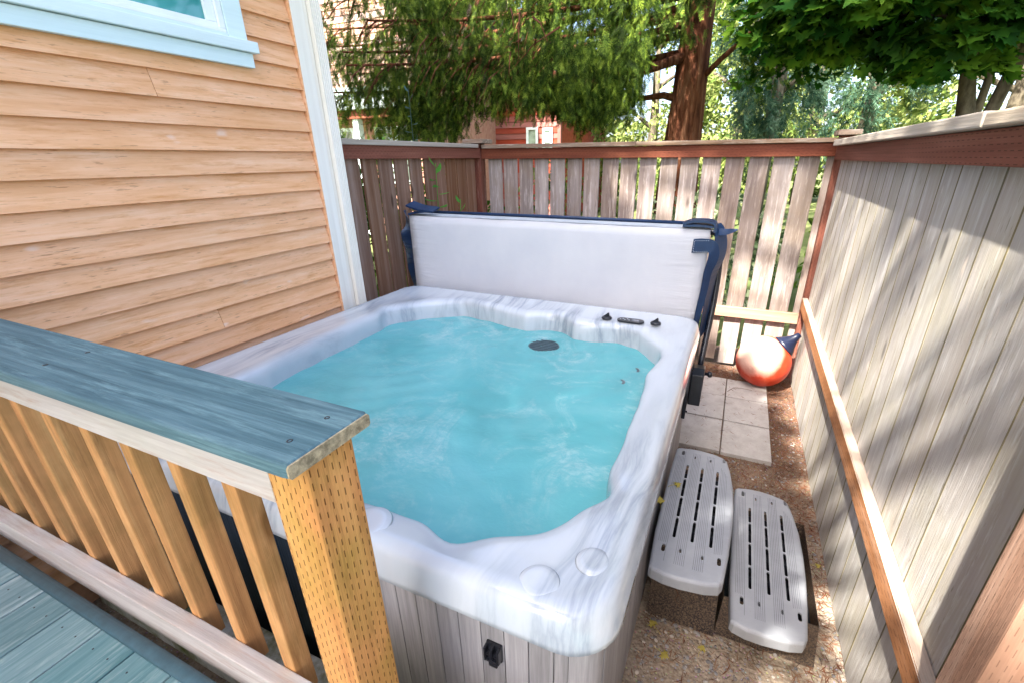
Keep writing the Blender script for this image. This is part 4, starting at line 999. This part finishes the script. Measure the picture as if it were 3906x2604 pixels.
m.tube([(-1.85, 5.9, 2.55), (-2.2, 5.8, 2.62), (-2.8, 5.7, 2.95), (-3.4, 5.6, 3.25)], [.05, .042, .03, .015], 8, wob=.1)
m.tube([(-.84, 6.98, 2.95), (-1.3, 6.5, 2.75), (-1.85, 5.9, 2.55)], [.06, .05, .045], 8, wob=.1)
m.tube([(-.82, 6.98, 2.55), (-.5, 6.9, 2.85), (-.1, 6.8, 3.15), (.3, 6.7, 3.25)], [.045, .035, .025, .01], 8, wob=.1)
m.build('limbs', M_bark, cd)
sp = np.array(sp); sd = np.array(sd); ssz = np.array(ssz)
nf = 5600; fy = rg.uniform(4.9, 7.4, nf); frt = np.where(rg.uniform(0, 1, nf) < .55, rg.uniform(-1.15, -.62, nf), rg.uniform(-.8, -.2, nf)); fz = 1.75 + fy * rg.uniform(.04, .42, nf)
frt[:650] = rg.uniform(-.34, -.205, 650); fy[:650] = rg.uniform(5.8, 6.9, 650)
fp = np.stack([frt * fy, fy, fz], 1); cl = np.sin(fp[:, 0] * 3.1 + 1) * np.sin(fp[:, 1] * 2.7) * .5 + np.sin(fp[:, 2] * 4.3 + fp[:, 0] * 2.1) * .5
kf = cl > rg.uniform(-.45, .55, nf); fp = fp[kf]; nf = len(fp)
for q in range(3):      # each hanging strand is a few sprays one under another
    sp = np.concatenate([sp, fp + np.array((0, 0, -.11 * q)) + rg.normal(size=(nf, 3)) * .02]); sd = np.concatenate([sd, rg.normal(size=(nf, 3)) * .45 + np.array((0, -.1, -.6))]); ssz = np.concatenate([ssz, rg.uniform(.12, .22, nf)])
rt = sp[:, 0] / sp[:, 1]
keep = ~((rt > -.20) & (rt < -.045) & (sp[:, 1] < 7.15) & (sp[:, 2] < 3.05)) & ~((rt > -.05) & (sp[:, 1] < 6.6) & (sp[:, 2] < 3.3)) & (sp[:, 1] > 4.55)
keep &= sp[:, 2] > 2.0
keep &= ~((rt > -.62) & (np.sin(sp[:, 0] * 3.7) * np.sin(sp[:, 2] * 5.1 + 1) > .15) & (rg.uniform(0, 1, len(rt)) < .45))
zs_ = (sp[:, 2] - 1.75) / sp[:, 1]
low = np.interp(rt, [-1.1, -.70, -.62, -.585, -.40, -.33, -.25, -.2], [.045, .035, .04, .10, .095, .055, .09, .10])
keep &= zs_ > low + rg.normal(size=len(rt)) * .012
keep &= ~((sp[:, 1] > 7.6) & (rg.uniform(0, 1, len(rt)) < .85))
sp, sd, ssz = sp[keep], sd[keep], ssz[keep]; sd[:, 2] -= .45; print('cedar sprays', len(sp))
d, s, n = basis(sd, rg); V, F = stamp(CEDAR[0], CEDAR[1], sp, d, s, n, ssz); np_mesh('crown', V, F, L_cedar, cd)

# --- maple on the right
mp_ = limb_tree('maple_tree', (1.72, 5.5, 0), 'multi stemmed maple with broad green leaves beyond the right hand fence corner', 'tree')
m = MB(); stems = [([(1.70, 5.5, -.1), (1.70, 5.5, 1.9), (1.60, 5.5, 2.35), (1.56, 5.45, 3.0), (1.55, 5.4, 3.8), (1.4, 5.3, 4.8)], [.10, .07, .055, .05, .04, .02]),
                   ([(1.72, 5.52, 1.7), (1.84, 5.52, 2.1), (1.92, 5.5, 2.6), (1.94, 5.4, 3.2), (2.0, 5.3, 4.2), (2.1, 5.3, 5.0)], [.07, .05, .048, .042, .035, .02]),
                   ([(1.72, 5.5, 1.8), (1.74, 5.5, 2.2), (1.77, 5.55, 2.8), (1.9, 5.7, 3.8)], [.04, .03, .028, .02]),
                   ([(2.25, 5.6, -.1), (2.3, 5.6, 1.8), (2.35, 5.6, 2.6), (2.2, 5.5, 3.4)], [.05, .035, .03, .02]),
                   ([(1.60, 5.45, 2.95), (1.1, 5.2, 3.2), (.4, 5.0, 3.3), (.1, 4.9, 3.15)], [.035, .025, .018, .008]),
                   ([(1.62, 5.45, 2.6), (1.2, 5.1, 2.75), (.7, 4.9, 2.75), (.3, 4.8, 2.6)], [.025, .018, .012, .006]),
                   ([(1.86, 5.5, 2.5), (1.6, 5.0, 2.9), (1.2, 4.6, 3.1)], [.025, .018, .008]),
                   ([(1.85, 5.4, 3.1), (2.4, 5.1, 3.4), (3.0, 4.9, 3.5)], [.03, .02, .01])]
for p, r in stems: m.tube(p, r, 12, wob=.06)
m.build('trunk', M_bark2, mp_)
V_, F_ = [], []; off = 0
def mleaves(c, r, n, seed, size=.15, clumps=26, cr=.3):
    global off
    rg = np.random.default_rng(seed); p, out = blob_points(n, c, r, rg, clumps, cr, .2)
    nrm = out * .4 + rg.normal(size=out.shape) * .35 + np.array((0, -.25, .75)); d0 = rg.normal(size=out.shape); d0[:, 2] -= .5
    nrm /= np.linalg.norm(nrm, axis=1, keepdims=True); d0 -= nrm * (d0 * nrm).sum(1, keepdims=True)
    d, s, n_ = basis(d0, rg, roll=nrm); V, F = stamp(MAPLE[0], MAPLE[1], p, d, s, n_, rg.uniform(.6, 1.2, n) * size); V_.append(V); F_.append(F + off); off += len(V)
mleaves((.95, 4.95, 3.05), (1.15, .6, .5), 1300, 31)
mleaves((.45, 5.1, 3.1), (.8, .6, .5), 500, 36)
mleaves((1.6, 5.0, 3.5), (1.6, .9, .7), 900, 32, .15, 34, .2)
mleaves((1.15, 4.9, 2.62), (.75, .4, .32), 420, 33); mleaves((.55, 5.2, 2.75), (.6, .4, .3), 260, 37, .13); mleaves((1.75, 5.1, 2.75), (.6, .4, .35), 260, 38, .13)
mleaves((2.5, 5.0, 3.0), (.8, .6, .7), 380, 34)
mleaves((1.3, 5.2, 4.4), (2.2, 1.3, .9), 1700, 35, .17)
mleaves((.55, 6.4, 2.85), (.95, .5, .40), 900, 51, .11, 30, .26); mleaves((1.5, 6.5, 2.75), (.9, .5, .40), 700, 52, .11, 30, .26); mleaves((2.6, 6.0, 2.75), (.8, .5, .5), 600, 53, .12, 24, .26); mleaves((.2, 5.6, 3.3), (.6, .5, .4), 320, 54, .12, 20, .25)
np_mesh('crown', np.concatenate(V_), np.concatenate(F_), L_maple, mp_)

# --- trees and bushes further off
def bushy(name, c, r, n, size, tm, mat, label, seed, trunk_r=.12, group=None, clumps=44, cr=.28, droop=.4, cat='tree', shell=.45):
    e = empty(name, (c[0], c[1], 0), label, cat, group)
    m = MB(); m.tube([(c[0], c[1], -.1), (c[0] + .05, c[1], c[2] - r[2] * .3), (c[0], c[1], c[2] + r[2] * .6)], [trunk_r, trunk_r * .75, trunk_r * .2], 9, wob=.08)
    for q in range(7):
        a = q * 2.4; z = c[2] - r[2] * .5 + q * r[2] * .16; m.tube([(c[0], c[1], z), (c[0] + math.cos(a) * r[0] * .7, c[1] + math.sin(a) * r[1] * .7, z + r[2] * .25)], [trunk_r * .4, trunk_r * .1], 6)
    m.build('trunk' if cat == 'tree' else 'stems', M_bark2, e)
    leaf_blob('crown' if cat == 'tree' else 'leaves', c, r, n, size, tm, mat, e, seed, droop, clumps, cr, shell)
    return e
bushy('pine_tree', (.25, 10.2, 3.7), (.85, .9, 2.0), 1700, .30, NEEDLE, L_pine, 'dark blue green pine standing behind the maple leaves', 41, .15)
bushy('pine_tree', (2.3, 13.5, 4.2), (1.3, 1.2, 2.6), 1600, .36, NEEDLE, L_pine, 'grey green pine far behind the forked maple trunk', 42, .18)
bushy('round_tree', (-.4, 15.0, 4.5), (2.4, 1.6, 3.4), 9500, .15, OVAL, L_bright, 'pale sunlit broadleaf tree showing just right of the cedar trunk', 43, .2, clumps=60, cr=.22)
bushy('round_tree', (5.0, 14.0, 4.0), (2.6, 1.6, 3.0), 9500, .15, OVAL, L_bright, 'bright sunlit broadleaf tree low behind the maple at the far right', 44, .2, clumps=60, cr=.22)
bushy('round_tree', (-3.2, 17.5, 3.9), (2.6, 1.8, 3.6), 9500, .15, OVAL, L_bright, 'yellow green sunlit tree between red house and cedar trunk', 45, .2, clumps=60, cr=.22)
bushy('round_tree', (8.6, 17, 5.5), (3.2, 2, 4.4), 4200, .3, OVAL, L_mid, 'tall broadleaf tree at the far right above the grey fence', 46, .25, clumps=50, cr=.22)
bushy('round_tree', (2.0, 21, 5.5), (4.2, 2.2, 5.2), 11000, .2, OVAL, L_bright, 'tall hazy green tree farthest back beyond the pines', 47, .3, clumps=70, cr=.2)
bushy('round_tree', (-9.5, 19, 6.5), (3.2, 2.2, 4.6), 4500, .32, OVAL, L_bright, 'tall bright tree behind the two houses', 48, .3, clumps=60, cr=.22)
# shrubs right behind the fences, seen through the gaps
sh = [((-3.6, 3.5, .85), (.7, .6, .9), 'leafy shrub behind the brown pickets near the house corner', L_shade), ((-3.3, 4.9, .7), (.8, .6, .8), 'leafy shrub behind the middle fence post', L_shade),
      ((-2.1, 5.6, .75), (.9, .5, .85), 'sunny shrub behind the back fence left of the cedar', L_bright), ((-.3, 5.7, .7), (.9, .5, .8), 'shrub behind the back fence in front of the cedar trunk', L_mid),
      ((1.4, 6.3, .8), (.9, .5, .9), 'shrub at the foot of the maple', L_shade), ((-5.2, 6.5, 1.0), (1.2, .8, 1.1), 'wide shrub below the porch of the left house', L_shade)]
for i, (c, r, lb, mt) in enumerate(sh): bushy('garden_shrub', c, r, 1100, .11, OVAL, mt, lb, 60 + i, .03, 'shrubs behind the fences', 36, .3, .3, 'shrub')
tag(leaf_blob('hedge', (0, 24, 1.6), (14, 1.4, 1.9), 9000, .30, OVAL, L_bright, None, 80, .2, 160, .10, .1), 'long sunlit hedge along the back of the gardens', 'hedge')

# --- red house
def lapwall(m, x0, x1, z0, z1, y, pitch=.15, t=.02, top=None):
    z = z0
    while z < z1 - .01:
        h = min(pitch, z1 - z)
        vs = [(x0, y - t, z), (x1, y - t, z), (x1, y, z + h), (x0, y, z + h), (x0, y, z), (x1, y, z)]
        m.add(vs, [(0, 1, 2, 3), (0, 4, 5, 1)]); z += h
rh = empty('red_house', (-6.5, 13, 0), 'red lap sided house with small white framed windows glimpsed under the cedar', 'house')
M_redw = wood('red_siding', (.22, .065, .05), (.28, .09, .07), (.33, .12, .09), 'x', across=10, var=.05, knots=False, rough=.7)
m = MB(); lapwall(m, -9.6, -4.95, 0, 3.7, 13.0); m.box(-9.6, -4.951, 13.002, 18, 0, 3.7, 0); m.build('wall', M_redw, rh)
m = MB(); m.box(-4.955, -4.86, 12.96, 13.06, 0, 3.7, .003); m.build('corner_board', M_redw, rh)
m = MB(); m.prism([(-10, 3.75), (-4.5, 3.75), (-7.3, 5.6)], 12.6, 18.3, axis='y'); m.build('roof', plain('roof_shingle', (.10, .09, .09), .9, .1, 20, .3, .3), rh)
for (x0, x1, z0, z1) in [(-7.45, -6.97, 1.7, 2.66), (-5.90, -5.54, 1.75, 2.55), (-5.40, -5.10, 1.75, 2.52), (-8.9, -8.1, 1.5, 2.6)]:
    m = MB(); w = .07
    m.box(x0, x1, 12.94, 12.975, z1 - w, z1, .002); m.box(x0, x1, 12.94, 12.975, z0, z0 + w, .002); m.box(x0, x0 + w, 12.94, 12.975, z0 + w + .001, z1 - w - .001, .002); m.box(x1 - w, x1, 12.94, 12.975, z0 + w + .001, z1 - w - .001, .002)
    w_ = m.build('window', M_trimy, rh); m = MB(); m.box(x0 + w, x1 - w, 12.965, 12.97, z0 + w, z1 - w, 0); m.build('glass', plain('far_glass', (.25, .33, .26), .1, .8, 3, .5, 0), w_)
# --- pale house on the left
ph = empty('pale_house', (-9, 9, 0), 'cream and pink shingled house with white porch at the far left', 'house')
M_shin = wood('pink_shingle', (.34, .20, .16), (.44, .28, .23), (.52, .37, .31), 'z', across=14, along=8, var=.12, knots=False, rough=.8)
m = MB(); lapwall(m, -14, -6.9, 3.0, 6.2, 9.4, .13); m.box(-14, -6.901, 9.402, 14, 0, 6.2, 0); m.build('wall', M_shin, ph)
m = MB(); m.box(-14, -6.7, 8.8, 9.38, 2.78, 3.12, .01); m.box(-14, -6.7, 8.75, 8.79, 3.06, 3.2, .005); m.build('porch_fascia', M_trimy, ph)
m = MB(); m.box(-14, -6.75, 8.9, 9.3, 2.60, 2.775, .005); m.build('porch_beam', M_red, ph)
for xx in (-8.45, -6.95): 
    m = MB(); m.box(xx, xx + .16, 8.95, 9.11, 0, 2.6, .006); m.build('porch_post', M_trimy, ph)
for xx in (-8.2, -7.62, -9.3):
    m = MB(); x0, x1, z0, z1 = xx, xx + .48, 1.2, 2.45; w = .08
    m.box(x0, x1, 9.35, 9.40, z1 - w, z1, .003); m.box(x0, x1, 9.35, 9.40, z0, z0 + w, .003); m.box(x0, x0 + w, 9.35, 9.40, z0 + w + .001, z1 - w - .001, .003); m.box(x1 - w, x1, 9.35, 9.40, z0 + w + .001, z1 - w - .001, .003)
    w_ = m.build('window', M_trimy, ph); m = MB(); m.box(x0 + w, x1 - w, 9.385, 9.39, z0 + w, z1 - w, 0); m.build('glass', plain('dark_glass', (.10, .13, .11), .1, .8, 3, .5, 0), w_)
m = MB(); m.prism([(-14.4, 6.2), (-6.5, 6.2), (-10.5, 8.5)], 8.9, 14.2, axis='y'); m.build('roof', bpy.data.materials['roof_shingle'], ph)

# --- unseen trees added behind the viewer, crowns shaped to cast the shade
def cone_tree(name, base, z0, z1, r0, n, size, mat, label, seed):
    rg = np.random.default_rng(seed); e = empty(name, base, label, 'tree')
    m = MB(); m.tube([base, (base[0], base[1], z1 * .5), (base[0], base[1], z1)], [.35, .22, .03], 14, wob=.05); m.build('trunk', M_bark, e)
    t = rg.uniform(0, 1, n) ** 1.3; z = z0 + (z1 - z0) * t; R = r0 * (1 - t) * (1 + .06 * np.sin(z * 3)); a = rg.uniform(0, 2 * math.pi, n); q = rg.uniform(.25, 1, n) ** .5
    p = np.stack([base[0] + np.cos(a) * R * q, base[1] + np.sin(a) * R * q * .6, z - .2 * q], 1)
    d = np.stack([np.cos(a), np.sin(a), -.6 + rg.normal(size=n) * .3], 1) + rg.normal(size=(n, 3)) * .3; d, s, nn = basis(d, rg)
    V, F = stamp(CEDAR[0] * (1, 1.1, 1), CEDAR[1], p, d, s, nn, rg.uniform(.8, 1.3, n) * size); np_mesh('crown', V, F, mat, e)
SHADE_ON = True
def shade_tree(base, blobs, label, seed, mat):
    e = empty('unseen_shade_tree', base, label, 'tree'); b = Vector(base)
    c0 = Vector(blobs[0][0]); m = MB(); m.tube([b, (b.x, b.y, c0.z * .6), (c0.x, c0.y, c0.z + blobs[0][1][2] * .8)], [.3, .22, .04], 14, wob=.05)
    for c, r, n, sz, cl, cr in blobs: m.tube([(b.x, b.y, c0.z * .6), c], [.12, .04], 8)
    m.build('trunk', M_bark2, e)
    for i, (c, r, n, sz, cl, cr) in enumerate(blobs): leaf_blob('crown', c, r, n, sz, OVAL, mat, e, seed + i, .3, cl, cr, .72 if i == 0 else .1)
shade_tree((-3.4, -4.0, 0), [((-4.36, -4, 6.85), (2.76, 1.5, 5.3), 34000, .23, 1000, .08), ((-4.38, -4, 6.7), (2.3, 1.3, 4.6), 14000, .30, 90, .22)], 'dense tree added behind the deck, out of frame, to shade the hot tub', 90, L_shade)
rg = np.random.default_rng(5)
def unseen_airy_tree():
    e = empty('unseen_shade_tree', (2.6, -4.0, 0), 'tall unseen tree behind the right fence, leaf clumps placed to dapple the fences', 'tree')
    m = MB(); m.tube([(2.6, -4, 0), (2.4, -4, 6), (1.4, -4, 11), (-1.2, -4, 15.5)], [.3, .24, .15, .05], 14, wob=.05)
    P = []; D = []
    def puff(c, r, n):
        v = rg.normal(size=(n, 3)); v /= np.linalg.norm(v, axis=1, keepdims=True); P.append(np.array(c) + v * (rg.uniform(0, 1, n) ** .45 * r)[:, None]); D.append(v)
        m.tube([(1.9, -4, max(c[2] - 1.2, 3)), c], [.04, .015], 5)
    for Y in np.arange(-.6, 3.7, .13):            # clumps whose shadow falls on the upper part of the fences
        u = .6 - .36 * (Y + 4); v = 1.75 + 1.40 * (Y + 4)
        for q in range(3):
            if rg.uniform() < (.4 if q == 0 else .22): continue
            off = rg.uniform(.3, .85) if q else rg.uniform(-.02, .5); puff((u + off, -4 + rg.uniform(-.3, .3), v + .15 + rg.uniform(-.25, .25)), rg.uniform(.08, .28), 40 if q else 32)
    for _ in range(20):                          # loose leaf puffs placed in the sun gap to dapple the fences
        Y = rg.uniform(.2, 4.4); z = rg.uniform(.5, 1.7); u = .6 - .36 * (Y + 4) + rg.uniform(-.12, .12); v = z + 1.40 * (Y + 4)
        puff((u, -4 + rg.uniform(-.3, .3), v), rg.uniform(.05, .13), 16)
    for _ in range(44):                          # clumps placed to shade the back fence
        puff((rg.uniform(-4.85, -2.15), -4 + rg.uniform(-.5, .5), rg.uniform(12.9, 15.2)), rg.uniform(.18, .42), 85)
    for _ in range(12): puff((rg.uniform(-4.25, -2.85), -4 + rg.uniform(-.4, .4), rg.uniform(12.3, 12.9)), rg.uniform(.08, .17), 26)
    m.build('trunk', M_bark2, e)
    P = np.concatenate(P); D = np.concatenate(D); d, s, n = basis(D + rg.normal(size=D.shape) * .7, rg); V, F = stamp(OVAL[0], OVAL[1], P, d, s, n, rg.uniform(.07, .14, len(P)))
    np_mesh('crown', V, F, L_shade, e)
unseen_airy_tree()
